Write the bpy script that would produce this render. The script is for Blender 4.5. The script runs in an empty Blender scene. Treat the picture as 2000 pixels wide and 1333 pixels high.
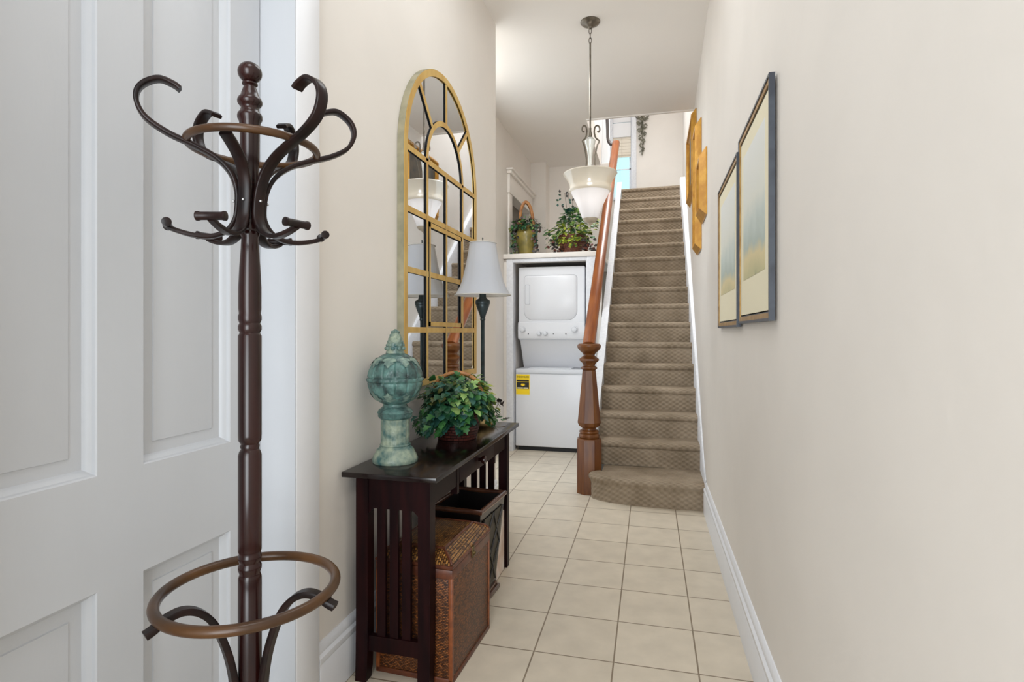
import bpy, bmesh, math, random
from mathutils import Vector, Matrix, Euler
random.seed(7)
PI = math.pi
scene = bpy.context.scene
C = scene.collection

# ------------------------------------------------------------------ camera, world, lights, exposure
CAM_Z = 1.24
F_PX, YAW, V0 = 1088.7, 0.25, 649.2
cam_d = bpy.data.cameras.new('camera'); cam = bpy.data.objects.new('camera', cam_d); C.objects.link(cam)
cam.location = (0, 0, CAM_Z); cam.rotation_euler = (PI/2, 0, YAW)
cam_d.sensor_width = 36.0; cam_d.lens = F_PX/2000*36.0; cam_d.shift_y = -(666.5-V0)/2000
cam_d.clip_start = 0.02
scene.camera = cam
vs = scene.view_settings
vs.view_transform = 'Standard'; vs.look = 'None'; vs.gamma = 1.0; vs.use_curve_mapping = False
vs.exposure = 0.14
scene.cycles.max_bounces = 14; scene.cycles.diffuse_bounces = 10; scene.cycles.glossy_bounces = 6

world = bpy.data.worlds.new('sky'); scene.world = world; world.use_nodes = True
bg = world.node_tree.nodes['Background']
bg.inputs[0].default_value = (0.86, 0.95, 1.0, 1); bg.inputs[1].default_value = 1.1

def area(name, loc, rot, sx, sy, power, col=(1, 1, 1)):
    l = bpy.data.lights.new(name, 'AREA'); l.shape = 'RECTANGLE'; l.size = sx; l.size_y = sy
    l.energy = power; l.color = col
    o = bpy.data.objects.new(name, l); C.objects.link(o); o.location = loc; o.rotation_euler = rot
    return o
# fill panel added behind the camera, standing for daylight from the entrance
area('entrance_fill', (-0.33, -1.22, 1.45), (PI/2, 0, 0), 1.15, 2.5, 21, (0.94, 0.985, 1.015)).data.spread = math.radians(100)
# daylight through the stair window; above the stairs, an unseen fill added
area('stair_window_daylight', (-0.45, 8.84, 4.25), (-PI/2, 0, 0), 0.42, 1.2, 2, (0.93, 0.97, 1.0))
area('upper_hall_fill', (-0.15, 6.7, 5.9), (0, 0, 0), 0.8, 1.6, 40, (0.96, 0.985, 0.99)).data.spread = math.radians(110)
# side fill added round the corner, out of view, to brighten the stairs
area('recess_side_fill', (-1.66, 4.55, 1.95), (PI/2, 0, -PI/2), 1.2, 2.3, 4.0, (0.95, 0.985, 0.995))
# unseen overhead fills added to even out the hall and recess
area('entrance_top_fill', (-0.35, 0.3, 3.37), (0, 0, 0), 0.7, 0.9, 9, (0.955, 0.985, 1.015))
area('recess_top_fill', (-1.36, 4.25, 3.37), (0, 0, 0), 0.26, 0.5, 16, (0.95, 0.985, 1.0))
area('hall_top_fill', (-0.35, 2.3, 3.37), (0, 0, 0), 0.7, 1.2, 9, (0.945, 0.985, 1.015))

# ------------------------------------------------------------------ helpers
def lin(c):
    r = []
    for v in c[:3]:
        v = v/255.0
        r.append(v/12.92 if v <= 0.04045 else ((v+0.055)/1.055)**2.4)
    return (*r, 1.0)

def mat(name, rgb, rough=0.5, metal=0.0, var=0.0, vscale=8.0, bump=0.0, bscale=60.0, stretch=None, rgb2=None, coat=0.0, spec=0.5, detail=3.0):
    m = bpy.data.materials.new(name); m.use_nodes = True
    nt = m.node_tree; N = nt.nodes; L = nt.links
    b = N['Principled BSDF']
    b.inputs['Base Color'].default_value = lin(rgb); b.inputs['Roughness'].default_value = rough
    b.inputs['Metallic'].default_value = metal; b.inputs['Specular IOR Level'].default_value = spec
    b.inputs['Coat Weight'].default_value = coat; b.inputs['Coat Roughness'].default_value = 0.12
    tc = N.new('ShaderNodeTexCoord'); vec = tc.outputs['Object']
    if stretch:
        mp = N.new('ShaderNodeMapping'); mp.inputs['Scale'].default_value = stretch
        L.new(vec, mp.inputs['Vector']); vec = mp.outputs['Vector']
    if rgb2 or var:
        n = N.new('ShaderNodeTexNoise'); n.inputs['Scale'].default_value = vscale; n.inputs['Detail'].default_value = detail
        L.new(vec, n.inputs['Vector'])
        r = N.new('ShaderNodeValToRGB')
        c1 = lin(rgb)
        c2 = lin(rgb2) if rgb2 else tuple(x*(1-var) for x in c1[:3])+(1,)
        r.color_ramp.elements[0].position = 0.35; r.color_ramp.elements[0].color = c2
        r.color_ramp.elements[1].position = 0.65; r.color_ramp.elements[1].color = c1
        L.new(n.outputs['Fac'], r.inputs['Fac']); L.new(r.outputs['Color'], b.inputs['Base Color'])
    if bump:
        n2 = N.new('ShaderNodeTexNoise'); n2.inputs['Scale'].default_value = bscale; n2.inputs['Detail'].default_value = 3
        L.new(vec, n2.inputs['Vector'])
        bp = N.new('ShaderNodeBump'); bp.inputs['Strength'].default_value = bump; bp.inputs['Distance'].default_value = 0.01
        L.new(n2.outputs['Fac'], bp.inputs['Height']); L.new(bp.outputs['Normal'], b.inputs['Normal'])
    return m

def xyz_combine(nt, fx, fy):
    """vector whose x is the sum of the object axes named in fx, y the sum of those in fy"""
    N, L = nt.nodes, nt.links
    tc = N.new('ShaderNodeTexCoord'); sp = N.new('ShaderNodeSeparateXYZ'); L.new(tc.outputs['Object'], sp.inputs[0])
    cb = N.new('ShaderNodeCombineXYZ')
    for k, s in enumerate((fx, fy)):
        if len(s) == 1: L.new(sp.outputs[s], cb.inputs[k])
        else:
            a = N.new('ShaderNodeMath'); a.operation = 'ADD'
            L.new(sp.outputs[s[0]], a.inputs[0]); L.new(sp.outputs[s[1]], a.inputs[1]); L.new(a.outputs[0], cb.inputs[k])
    return cb.outputs[0]

def brick_mat(name, fx, fy, w, h, c1, c2, cm, mortar=0.1, offset=0.5, rough=0.6, bump=0.5, dist=0.004, noise=0.0, nscale=6, smooth=0.1, spec=0.5, bias=0.0, rough_mortar=None):
    m = bpy.data.materials.new(name); m.use_nodes = True
    nt = m.node_tree; N, L = nt.nodes, nt.links
    b = N['Principled BSDF']; b.inputs['Roughness'].default_value = rough; b.inputs['Specular IOR Level'].default_value = spec
    v = xyz_combine(nt, fx, fy)
    t = N.new('ShaderNodeTexBrick'); t.offset = offset; t.squash = 1.0
    t.inputs['Scale'].default_value = 1.0; t.inputs['Brick Width'].default_value = w; t.inputs['Row Height'].default_value = h
    t.inputs['Mortar Size'].default_value = mortar; t.inputs['Mortar Smooth'].default_value = smooth; t.inputs['Bias'].default_value = bias
    t.inputs['Color1'].default_value = lin(c1); t.inputs['Color2'].default_value = lin(c2); t.inputs['Mortar'].default_value = lin(cm)
    L.new(v, t.inputs['Vector'])
    col = t.outputs['Color']
    if noise:
        n = N.new('ShaderNodeTexNoise'); n.inputs['Scale'].default_value = nscale; n.inputs['Detail'].default_value = 4
        L.new(v, n.inputs['Vector'])
        mr = N.new('ShaderNodeMapRange'); mr.inputs['From Min'].default_value = 0.3; mr.inputs['From Max'].default_value = 0.7
        mr.inputs['To Min'].default_value = 1-noise; mr.inputs['To Max'].default_value = 1.0
        L.new(n.outputs['Fac'], mr.inputs['Value'])
        mx = N.new('ShaderNodeMix'); mx.data_type = 'RGBA'; mx.blend_type = 'MULTIPLY'; mx.inputs['Factor'].default_value = 1.0
        L.new(col, mx.inputs['A']); L.new(mr.outputs['Result'], mx.inputs['B']); col = mx.outputs['Result']
    L.new(col, b.inputs['Base Color'])
    bp = N.new('ShaderNodeBump'); bp.inputs['Strength'].default_value = bump; bp.inputs['Distance'].default_value = dist; bp.invert = True
    L.new(t.outputs['Fac'], bp.inputs['Height']); L.new(bp.outputs['Normal'], b.inputs['Normal'])
    return m

def translucent_mat(name, rgb, trans=0.5, rough=0.6, gloss=0.05, rgb_t=None):
    m = bpy.data.materials.new(name); m.use_nodes = True
    nt = m.node_tree; N, L = nt.nodes, nt.links
    for n in list(N): N.remove(n)
    out = N.new('ShaderNodeOutputMaterial')
    d = N.new('ShaderNodeBsdfDiffuse'); d.inputs[0].default_value = lin(rgb)
    t = N.new('ShaderNodeBsdfTranslucent'); t.inputs[0].default_value = lin(rgb_t or rgb)
    g = N.new('ShaderNodeBsdfGlossy'); g.inputs['Roughness'].default_value = rough; g.inputs[0].default_value = (1, 1, 1, 1)
    a = N.new('ShaderNodeMixShader'); a.inputs[0].default_value = trans
    L.new(d.outputs[0], a.inputs[1]); L.new(t.outputs[0], a.inputs[2])
    b2 = N.new('ShaderNodeMixShader'); b2.inputs[0].default_value = gloss
    L.new(a.outputs[0], b2.inputs[1]); L.new(g.outputs[0], b2.inputs[2]); L.new(b2.outputs[0], out.inputs[0])
    return m

def smooth_path(pts, n=6):
    P = [Vector(p) for p in pts]; out = []
    for i in range(len(P)-1):
        p0 = P[i-1] if i else P[0]*2-P[1]
        p1, p2 = P[i], P[i+1]
        p3 = P[i+2] if i+2 < len(P) else P[-1]*2-P[-2]
        for k in range(n):
            t = k/n
            out.append(0.5*((2*p1)+(p2-p0)*t+(2*p0-5*p1+4*p2-p3)*t*t+(3*p1-p0-3*p2+p3)*t**3))
    out.append(P[-1]); return out

class MB:
    """collects shapes given in world coordinates; build() links them as ONE mesh object"""
    def __init__(self): self.bm = bmesh.new(); self.cur = 0
    def mi(self, k): self.cur = k; return self
    def face(self, vs):
        try:
            f = self.bm.faces.new(vs); f.material_index = self.cur; return f
        except ValueError: return None
    def box(self, x0, x1, y0, y1, z0, z1, bev=0.0, seg=2, M=None):
        t = bmesh.new()
        bmesh.ops.create_cube(t, size=1.0)
        for v in t.verts:
            v.co = Vector(((x0+x1)/2+v.co.x*(x1-x0), (y0+y1)/2+v.co.y*(y1-y0), (z0+z1)/2+v.co.z*(z1-z0)))
        if bev: bmesh.ops.bevel(t, geom=list(t.edges), offset=bev, segments=seg, profile=0.5, affect='EDGES')
        self.merge(t, M); return self
    def merge(self, t, M=None):
        t.verts.index_update()
        mp = []
        for v in t.verts: mp.append(self.bm.verts.new(M @ v.co if M else v.co))
        for f in t.faces: self.face([mp[v.index] for v in f.verts])
        t.free()
    def hexa(self, p):      # 8 points: bottom ring 0-3, top ring 4-7
        v = [self.bm.verts.new(q) for q in p]
        for f in ((3, 2, 1, 0), (4, 5, 6, 7), (0, 1, 5, 4), (1, 2, 6, 5), (2, 3, 7, 6), (3, 0, 4, 7)): self.face([v[i] for i in f])
        return self
    def prism(self, poly, a0, a1, axis='x', f=None):
        """poly: 2-D points; axis x -> (y,z), y -> (x,z), z -> (x,y)"""
        def pt(p, a):
            q = {'x': (a, p[0], p[1]), 'y': (p[0], a, p[1]), 'z': (p[0], p[1], a)}[axis]
            return f(*q) if f else q
        A = [self.bm.verts.new(pt(p, a0)) for p in poly]; B = [self.bm.verts.new(pt(p, a1)) for p in poly]
        n = len(poly)
        self.face(A[::-1]); self.face(B)
        for i in range(n): self.face((A[i], A[(i+1) % n], B[(i+1) % n], B[i]))
        return self
    def lathe(self, prof, c, n=40, mod=None, a0=0.0, M=None, cap=True):
        rings = []
        for (r, z) in prof:
            ring = []
            for k in range(n):
                a = a0+2*PI*k/n
                rr = r*(mod(a, z) if mod else 1)
                p = Vector((rr*math.cos(a), rr*math.sin(a), z))
                ring.append(self.bm.verts.new((M @ p if M else p)+Vector(c)))
            rings.append(ring)
        for A, B in zip(rings, rings[1:]):
            for k in range(n): self.face((A[k], A[(k+1) % n], B[(k+1) % n], B[k]))
        if cap: self.face(rings[0][::-1]); self.face(rings[-1])
        return self
    def tube(self, pts, r, n=10, closed=False):
        P = [Vector(p) for p in pts]; R = r if isinstance(r, (list, tuple)) else [r]*len(P)
        up = None; rings = []
        for i, p in enumerate(P):
            if closed: t = P[(i+1) % len(P)]-P[i-1]
            else: t = (P[min(i+1, len(P)-1)]-P[max(i-1, 0)])
            t.normalize()
            if up is None:
                up = Vector((0, 0, 1)) if abs(t.z) < 0.9 else Vector((1, 0, 0))
            s = t.cross(up).normalized(); up = s.cross(t).normalized()
            rings.append([self.bm.verts.new(p+(s*math.cos(2*PI*k/n)+up*math.sin(2*PI*k/n))*R[i]) for k in range(n)])
        pairs = list(zip(rings, rings[1:]))
        if closed: pairs.append((rings[-1], rings[0]))
        for A, B in pairs:
            for k in range(n): self.face((A[k], A[(k+1) % n], B[(k+1) % n], B[k]))
        if not closed: self.face(rings[0][::-1]); self.face(rings[-1])
        return self
    def ring(self, c, R, r, n=64, m=12):
        c = Vector(c)
        return self.tube([c+Vector((R*math.cos(2*PI*k/n), R*math.sin(2*PI*k/n), 0)) for k in range(n)], r, m, closed=True)
    def ribbon(self, pts, side, w, th):
        """flat bar swept along pts, width w along side, thickness th, rounded edges"""
        side = Vector(side).normalized(); P = [Vector(p) for p in pts]; rings = []
        sec = [(-.5, -.3), (-.42, -.5), (.42, -.5), (.5, -.3), (.5, .3), (.42, .5), (-.42, .5), (-.5, .3)]
        for i, p in enumerate(P):
            t = (P[min(i+1, len(P)-1)]-P[max(i-1, 0)]).normalized(); nrm = t.cross(side).normalized()
            ww = w[i] if isinstance(w, list) else w
            rings.append([self.bm.verts.new(p+side*(a*ww)+nrm*(b*th)) for a, b in sec])
        for A, B in zip(rings, rings[1:]):
            for k in range(8): self.face((A[k], A[(k+1) % 8], B[(k+1) % 8], B[k]))
        self.face(rings[0][::-1]); self.face(rings[-1]); return self
    def ball(self, c, r, sc=(1, 1, 1), u=16, v=10, M=None):
        t = bmesh.new(); bmesh.ops.create_uvsphere(t, u_segments=u, v_segments=v, radius=r)
        for q in t.verts:
            p = Vector((q.co.x*sc[0], q.co.y*sc[1], q.co.z*sc[2])); q.co = (M @ p if M else p)+Vector(c)
        self.merge(t); return self
    def leaf(self, p, d, up, L, W, kind='oval', fold=0.25, droop=0.15):
        d = Vector(d).normalized(); s = d.cross(Vector(up))
        if s.length < 1e-3: s = d.cross(Vector((1, 0, 0.1)))
        s.normalize(); u = s.cross(d)
        if kind == 'ivy': ol = [(0, 0), (.1, .42), (.3, .5), (.38, .26), (.62, .36), (.7, .16), (1, 0)]
        elif kind == 'round': ol = [(0, 0), (.15, .3), (.4, .5), (.7, .42), (.92, .2), (1, 0)]
        else: ol = [(0, 0), (.2, .3), (.5, .5), (.8, .25), (1, 0)]
        def q(x, y): return Vector(p)+d*(x*L)+s*(y*W)+u*(abs(y)*W*fold-x*x*L*droop)
        mid = [self.bm.verts.new(q(x, 0)) for x, _ in ol]
        for sg in (1, -1):
            e = [mid[0]]+[self.bm.verts.new(q(x, sg*y)) for x, y in ol[1:-1]]+[mid[-1]]
            for i in range(len(ol)-1):
                vs = [mid[i], mid[i+1], e[i+1], e[i]]
                vv = []
                for z in vs:
                    if z not in vv: vv.append(z)
                if len(vv) > 2: self.face(vv if sg < 0 else vv[::-1])
        return self
    def build(self, name, mats, parent=None, loc=None, angle=35, smooth=True, recalc=True):
        if recalc: bmesh.ops.recalc_face_normals(self.bm, faces=list(self.bm.faces))
        off = Vector(parent['_w']) if parent is not None else (Vector(loc) if loc else Vector((0, 0, 0)))
        for v in self.bm.verts: v.co -= off
        me = bpy.data.meshes.new(name); self.bm.to_mesh(me); self.bm.free()
        for m in (mats if isinstance(mats, (list, tuple)) else [mats]): me.materials.append(m)
        if smooth:
            me.shade_smooth(); me.set_sharp_from_angle(angle=math.radians(angle))
        o = bpy.data.objects.new(name, me); C.objects.link(o)
        if parent is not None: o.parent = parent
        else: o.location = off
        o['_w'] = tuple(off)
        return o

def thing(name, loc, label, cat, group=None):
    o = bpy.data.objects.new(name, None); C.objects.link(o); o.location = loc; o.empty_display_size = 0.05
    o['_w'] = tuple(loc); o['label'] = label; o['category'] = cat
    if group: o['group'] = group
    return o
def tag(o, label, cat, group=None):
    o['label'] = label; o['category'] = cat
    if group: o['group'] = group
    return o
def struct(o, label=None):
    o['kind'] = 'structure'
    if label: o['label'] = label
    return o

# ------------------------------------------------------------------ materials
M_wall = mat('wall_paint', (230, 225, 219), 0.55, var=0.03, vscale=3, bump=0.08, bscale=18, spec=0.3)
M_ceil = mat('ceiling_paint', (231, 227, 222), 0.8, var=0.02, vscale=2, spec=0.2)
M_white = mat('white_gloss_paint', (202, 205, 210), 0.4, var=0.03, vscale=5, bump=0.06, bscale=40, stretch=(1, 1, 0.25))
M_trim = mat('trim_white_paint', (231, 233, 238), 0.38, var=0.03, vscale=5, bump=0.05, bscale=40)
M_stair_white = mat('worn_white_paint', (224, 226, 231), 0.45, rgb2=(214, 216, 222), vscale=40, bump=0.05)
M_tile = brick_mat('ceramic_tile', 'X', 'Y', 0.3047, 0.3047, (215, 204, 186), (210, 199, 181), (140, 125, 106), mortar=0.0032, offset=0.0, rough=0.42, bump=0.6, dist=0.002, noise=0.13, nscale=9, smooth=0.2, spec=0.35)
def carpet_mat():
    m = bpy.data.materials.new('patterned_carpet'); m.use_nodes = True
    nt = m.node_tree; N, L = nt.nodes, nt.links; b = N['Principled BSDF']
    b.inputs['Roughness'].default_value = 0.95; b.inputs['Specular IOR Level'].default_value = 0.1
    v = xyz_combine(nt, 'X', 'YZ'); sp = N.new('ShaderNodeSeparateXYZ'); L.new(v, sp.inputs[0])
    def sine(out, per):
        k = N.new('ShaderNodeMath'); k.operation = 'MULTIPLY'; k.inputs[1].default_value = 2*PI/per; L.new(out, k.inputs[0])
        q = N.new('ShaderNodeMath'); q.operation = 'SINE'; L.new(k.outputs[0], q.inputs[0]); return q.outputs[0]
    pr = N.new('ShaderNodeMath'); pr.operation = 'MULTIPLY'; L.new(sine(sp.outputs[0], .056), pr.inputs[0]); L.new(sine(sp.outputs[1], .036), pr.inputs[1])
    n = N.new('ShaderNodeTexNoise'); n.inputs['Scale'].default_value = 4.5; n.inputs['Detail'].default_value = 5; L.new(v, n.inputs['Vector'])
    f = N.new('ShaderNodeTexNoise'); f.inputs['Scale'].default_value = 170; L.new(v, f.inputs['Vector'])
    a = N.new('ShaderNodeMath'); a.operation = 'MULTIPLY_ADD'; a.inputs[1].default_value = .11; L.new(pr.outputs[0], a.inputs[0]); L.new(n.outputs['Fac'], a.inputs[2])
    a2 = N.new('ShaderNodeMath'); a2.operation = 'MULTIPLY_ADD'; a2.inputs[1].default_value = .25; L.new(f.outputs['Fac'], a2.inputs[0]); L.new(a.outputs[0], a2.inputs[2])
    r = N.new('ShaderNodeValToRGB'); r.color_ramp.elements[0].position = .35; r.color_ramp.elements[0].color = lin((121, 107, 89))
    r.color_ramp.elements[1].position = .85; r.color_ramp.elements[1].color = lin((162, 147, 128)); L.new(a2.outputs[0], r.inputs['Fac']); L.new(r.outputs['Color'], b.inputs['Base Color'])
    h = N.new('ShaderNodeMath'); h.operation = 'MULTIPLY_ADD'; h.inputs[1].default_value = .5; L.new(f.outputs['Fac'], h.inputs[0]); L.new(pr.outputs[0], h.inputs[2])
    bp = N.new('ShaderNodeBump'); bp.inputs['Strength'].default_value = .5; bp.inputs['Distance'].default_value = .005; L.new(h.outputs[0], bp.inputs['Height']); L.new(bp.outputs['Normal'], b.inputs['Normal'])
    return m
M_carpet = carpet_mat()
M_mahog = mat('dark_mahogany', (46, 18, 15), 0.24, rgb2=(27, 11, 10), vscale=9, stretch=(3, 3, 0.3), coat=0.15, spec=0.4)
M_bent = mat('bentwood_black_brown', (36, 19, 16), 0.34, rgb2=(21, 13, 13), vscale=20, spec=0.28)
M_ringwood = mat('worn_brown_bentwood', (90, 58, 26), 0.34, rgb2=(56, 36, 20), vscale=7, coat=0.1, spec=0.4)
M_esp = mat('espresso_wood', (36, 12, 13), 0.4, rgb2=(20, 6, 8), vscale=8, stretch=(4, 0.5, 0.5), spec=.12)
M_esptop = mat('polished_espresso_top', (24, 11, 10), 0.16, rgb2=(15, 7, 7), vscale=8, stretch=(4, 0.5, 0.5), spec=.5)
M_newel = mat('stained_newel_wood', (114, 68, 26), 0.36, rgb2=(88, 46, 16), vscale=10, stretch=(3, 3, 0.35), coat=0.1, spec=0.35)
M_rail = mat('polished_rail_wood', (150, 84, 34), 0.3, rgb2=(124, 62, 22), vscale=9, stretch=(4, 0.4, 0.4), coat=0.2, spec=0.4)
M_raildark = mat('shaded_rail_wood', (66, 58, 56), 0.4)  # darker rail tone, shade of the handrail's far side in the colour
M_gold = mat('brushed_gold', (214, 180, 104), 0.4, 0.2, rgb2=(196, 154, 76), vscale=14, stretch=(1, 1, .4))
M_patside = mat('green_grey_patina', (168, 160, 134), 0.5, 0.1, rgb2=(136, 134, 112), vscale=12)
M_mirror = mat('silvered_glass', (228, 230, 232), 0.015, 1.0)
M_black = mat('black_gap', (22, 22, 24), 0.6)
M_patina = mat('verdigris_ceramic', (96, 136, 130), 0.34, rgb2=(40, 58, 58), vscale=22, bump=0.5, bscale=50, detail=8)
M_patina2 = mat('pale_verdigris', (154, 166, 146), 0.36, rgb2=(60, 98, 98), vscale=26, bump=0.4, bscale=40, detail=6)
M_patina3 = mat('grey_verdigris', (134, 156, 142), 0.38, rgb2=(62, 92, 92), vscale=40, bump=0.5, bscale=60, detail=6)
M_lampmetal = mat('blue_black_metal', (56, 68, 72), 0.35, 0.4, rgb2=(38, 46, 48), vscale=20)
M_lampgold = mat('antique_gold_base', (150, 126, 78), 0.4, 0.5, rgb2=(96, 74, 40), vscale=25)
M_shade = translucent_mat('grey_linen_shade', (203, 210, 223), 0.35, gloss=0.0, rgb_t=(240, 228, 205))
M_pend = mat('antique_nickel', (128, 120, 108), 0.35, 0.7, rgb2=(96, 88, 78), vscale=20)
M_alab = translucent_mat('alabaster_glass', (230, 230, 233), 0.3, rough=0.15, gloss=0.06, rgb_t=(236, 234, 234))
M_alab_rim = translucent_mat('amber_edged_glass', (228, 222, 210), 0.2, rough=0.12, gloss=0.14, rgb_t=(236, 226, 206))
M_clear = mat('cut_crystal_glass', (222, 224, 220), 0.1, 0.3)
M_appl = mat('white_enamel', (222, 223, 227), 0.3)
M_appl2 = mat('white_plastic', (214, 216, 221), 0.35)
M_seam = mat('grey_seam', (140, 143, 150), 0.5)
M_dot = mat('dark_dot', (60, 60, 64), 0.5)
M_chrome = mat('chrome', (190, 192, 196), 0.15, 0.9)
M_yel = mat('yellow_label', (250, 214, 20), 0.5)
M_blk = mat('black_print', (30, 26, 18), 0.5)
M_lblw = mat('label_cream', (244, 238, 200), 0.5)
M_wick = brick_mat('woven_wicker', 'XY', 'Z', 0.0105, 0.0055, (164, 98, 48), (72, 36, 18), (38, 20, 11), mortar=0.0011, offset=0.5, rough=0.35, bump=1.0, dist=0.004, noise=0.35, nscale=30, smooth=0.6)
M_wickl = brick_mat('woven_wicker_lid', 'Y', 'X', 0.011, 0.009, (190, 136, 70), (92, 54, 26), (60, 34, 18), mortar=0.0015, offset=0.5, rough=0.3, bump=1.0, dist=0.004, noise=0.3, nscale=25, smooth=0.6)
M_leather = mat('brown_leather_band', (104, 55, 32), 0.35, rgb2=(74, 38, 24), vscale=30)
M_leather2 = mat('tan_corner_strip', (140, 76, 36), 0.4, rgb2=(112, 58, 28), vscale=30)
M_brass = mat('dark_brass', (92, 76, 44), 0.4, 0.7)
M_blackwood = mat('black_lacquer', (24, 20, 19), 0.3, coat=0.3)
M_binrim = mat('brown_rolled_rim', (92, 56, 38), 0.25, rgb2=(60, 34, 25), vscale=12, coat=0.4)
M_olivecloth = mat('olive_panel', (62, 56, 40), 0.5, rgb2=(44, 40, 30), vscale=30)
M_basket = brick_mat('dark_red_basket', 'XY', 'Z', 0.03, 0.013, (92, 42, 33), (66, 30, 25), (44, 20, 17), mortar=0.0022, offset=0.5, rough=0.45, bump=1.0, dist=0.006, noise=0.3, nscale=20, smooth=0.8)
M_basket2 = brick_mat('red_brown_basket', 'XY', 'Z', 0.012, 0.02, (152, 88, 62), (116, 64, 46), (66, 38, 30), mortar=0.0022, offset=0.0, rough=0.5, bump=1.0, dist=0.006, noise=0.25, nscale=20, smooth=0.8)
M_olive = mat('olive_glaze', (150, 134, 62), 0.3, rgb2=(104, 96, 48), vscale=9, coat=0.3)
M_cane = mat('cane_handle', (178, 122, 66), 0.4, rgb2=(146, 92, 44), vscale=30)
def leafm(n, a, b, t=0.2):
    m = mat(n, a, 0.42, rgb2=b, vscale=25)
    return m
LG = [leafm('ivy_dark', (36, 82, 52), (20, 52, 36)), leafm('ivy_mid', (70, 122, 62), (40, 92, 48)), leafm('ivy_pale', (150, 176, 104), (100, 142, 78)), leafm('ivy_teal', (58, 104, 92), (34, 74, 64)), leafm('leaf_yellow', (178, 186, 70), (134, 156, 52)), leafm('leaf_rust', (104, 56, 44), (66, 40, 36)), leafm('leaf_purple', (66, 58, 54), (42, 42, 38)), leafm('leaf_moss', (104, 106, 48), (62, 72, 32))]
M_stem = mat('brown_stem', (84, 66, 42), 0.7)
M_slate = mat('slate_frame', (66, 72, 82), 0.4, rgb2=(52, 56, 66), vscale=20)
M_bronze = mat('bronze_gilt', (182, 146, 88), 0.35, 0.4, rgb2=(152, 116, 64), vscale=20)
M_silver = mat('silver_leaf', (186, 182, 172), 0.3, 0.7)
M_gilt = mat('bright_gilt', (204, 152, 58), 0.36, 0.3, rgb2=(180, 124, 40), vscale=16)
M_cream = mat('cream_mat_board', (233, 226, 200), 0.8)
M_glass = None
M_canvas = mat('dark_oil_canvas', (94, 80, 58), 0.5, rgb2=(52, 50, 42), vscale=9)
M_iron = mat('grey_iron_leaf', (120, 116, 100), 0.55, 0.3, rgb2=(86, 84, 72), vscale=30)
M_shadeblind = brick_mat('woven_blind', 'X', 'Z', 2.0, 0.05, (226, 218, 204), (220, 211, 196), (196, 186, 168), mortar=0.004, offset=0.0, rough=0.9, bump=0.3)
M_valance = mat('white_valance', (228, 228, 230), 0.7)
M_paper = mat('magazine_cover', (226, 218, 210), 0.4, rgb2=(204, 176, 160), vscale=14)
M_paperw = mat('magazine_pages', (236, 233, 228), 0.6)
def glazing():
    m = bpy.data.materials.new('picture_glass'); m.use_nodes = True
    nt = m.node_tree; N, L = nt.nodes, nt.links
    for n in list(N): N.remove(n)
    out = N.new('ShaderNodeOutputMaterial'); t = N.new('ShaderNodeBsdfTransparent'); g = N.new('ShaderNodeBsdfGlossy')
    g.inputs['Roughness'].default_value = 0.02
    fr = N.new('ShaderNodeFresnel'); fr.inputs[0].default_value = 1.42
    ge = N.new('ShaderNodeNewGeometry'); iv = N.new('ShaderNodeMath'); iv.operation = 'SUBTRACT'; iv.inputs[0].default_value = 1.0; L.new(ge.outputs['Backfacing'], iv.inputs[1])
    mu = N.new('ShaderNodeMath'); mu.operation = 'MULTIPLY'; L.new(fr.outputs[0], mu.inputs[0]); L.new(iv.outputs[0], mu.inputs[1])
    mx = N.new('ShaderNodeMixShader'); L.new(mu.outputs[0], mx.inputs[0]); L.new(t.outputs[0], mx.inputs[1]); L.new(g.outputs[0], mx.inputs[2])
    L.new(mx.outputs[0], out.inputs[0]); return m
M_glass = glazing()
def landscape(name, shift):
    """washed landscape print: pale sky over blue-grey hills, ochre shore and a dark shoreline"""
    m = bpy.data.materials.new(name); m.use_nodes = True
    nt = m.node_tree; N, L = nt.nodes, nt.links; b = N['Principled BSDF']; b.inputs['Roughness'].default_value = 0.8
    tc = N.new('ShaderNodeTexCoord'); sp = N.new('ShaderNodeSeparateXYZ'); L.new(tc.outputs['Object'], sp.inputs[0])
    n = N.new('ShaderNodeTexNoise'); n.inputs['Scale'].default_value = 7; n.inputs['Detail'].default_value = 5; L.new(tc.outputs['Object'], n.inputs['Vector'])
    a = N.new('ShaderNodeMath'); a.operation = 'MULTIPLY_ADD'; a.inputs[1].default_value = 0.16; L.new(n.outputs['Fac'], a.inputs[0]); L.new(sp.outputs['Z'], a.inputs[2])
    mr = N.new('ShaderNodeMapRange'); mr.inputs['From Min'].default_value = -0.22+shift; mr.inputs['From Max'].default_value = 0.40+shift
    L.new(a.outputs[0], mr.inputs['Value'])
    r = N.new('ShaderNodeValToRGB'); L.new(mr.outputs['Result'], r.inputs['Fac'])
    el = r.color_ramp.elements
    el[0].position = 0.0; el[0].color = lin((205, 198, 160))
    el[1].position = 1.0; el[1].color = lin((226, 228, 226))
    for p, c in ((0.10, (206, 196, 156)), (0.15, (130, 138, 120)), (0.20, (190, 186, 146)), (0.34, (216, 202, 160)), (0.42, (176, 188, 182)), (0.54, (196, 206, 202)), (0.68, (220, 222, 214))):
        e = el.new(p); e.color = lin(c)
    L.new(r.outputs['Color'], b.inputs['Base Color']); return m

# ------------------------------------------------------------------ the setting
XL = -1.08                      # left hall wall
XREC = -1.53                    # recessed wall beyond the corner
CEIL = 3.40
YCORN = 3.765
RWP = [(-1.4, .402), (0, .385), (2, .362), (4, .347), (5, .362), (8, .408), (9.1, .425)]
def xr(y):
    for (a, xa), (b, xb) in zip(RWP, RWP[1:]):
        if y <= b: return xa+(xb-xa)*(y-a)/(b-a)
    return RWP[-1][1]

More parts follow.
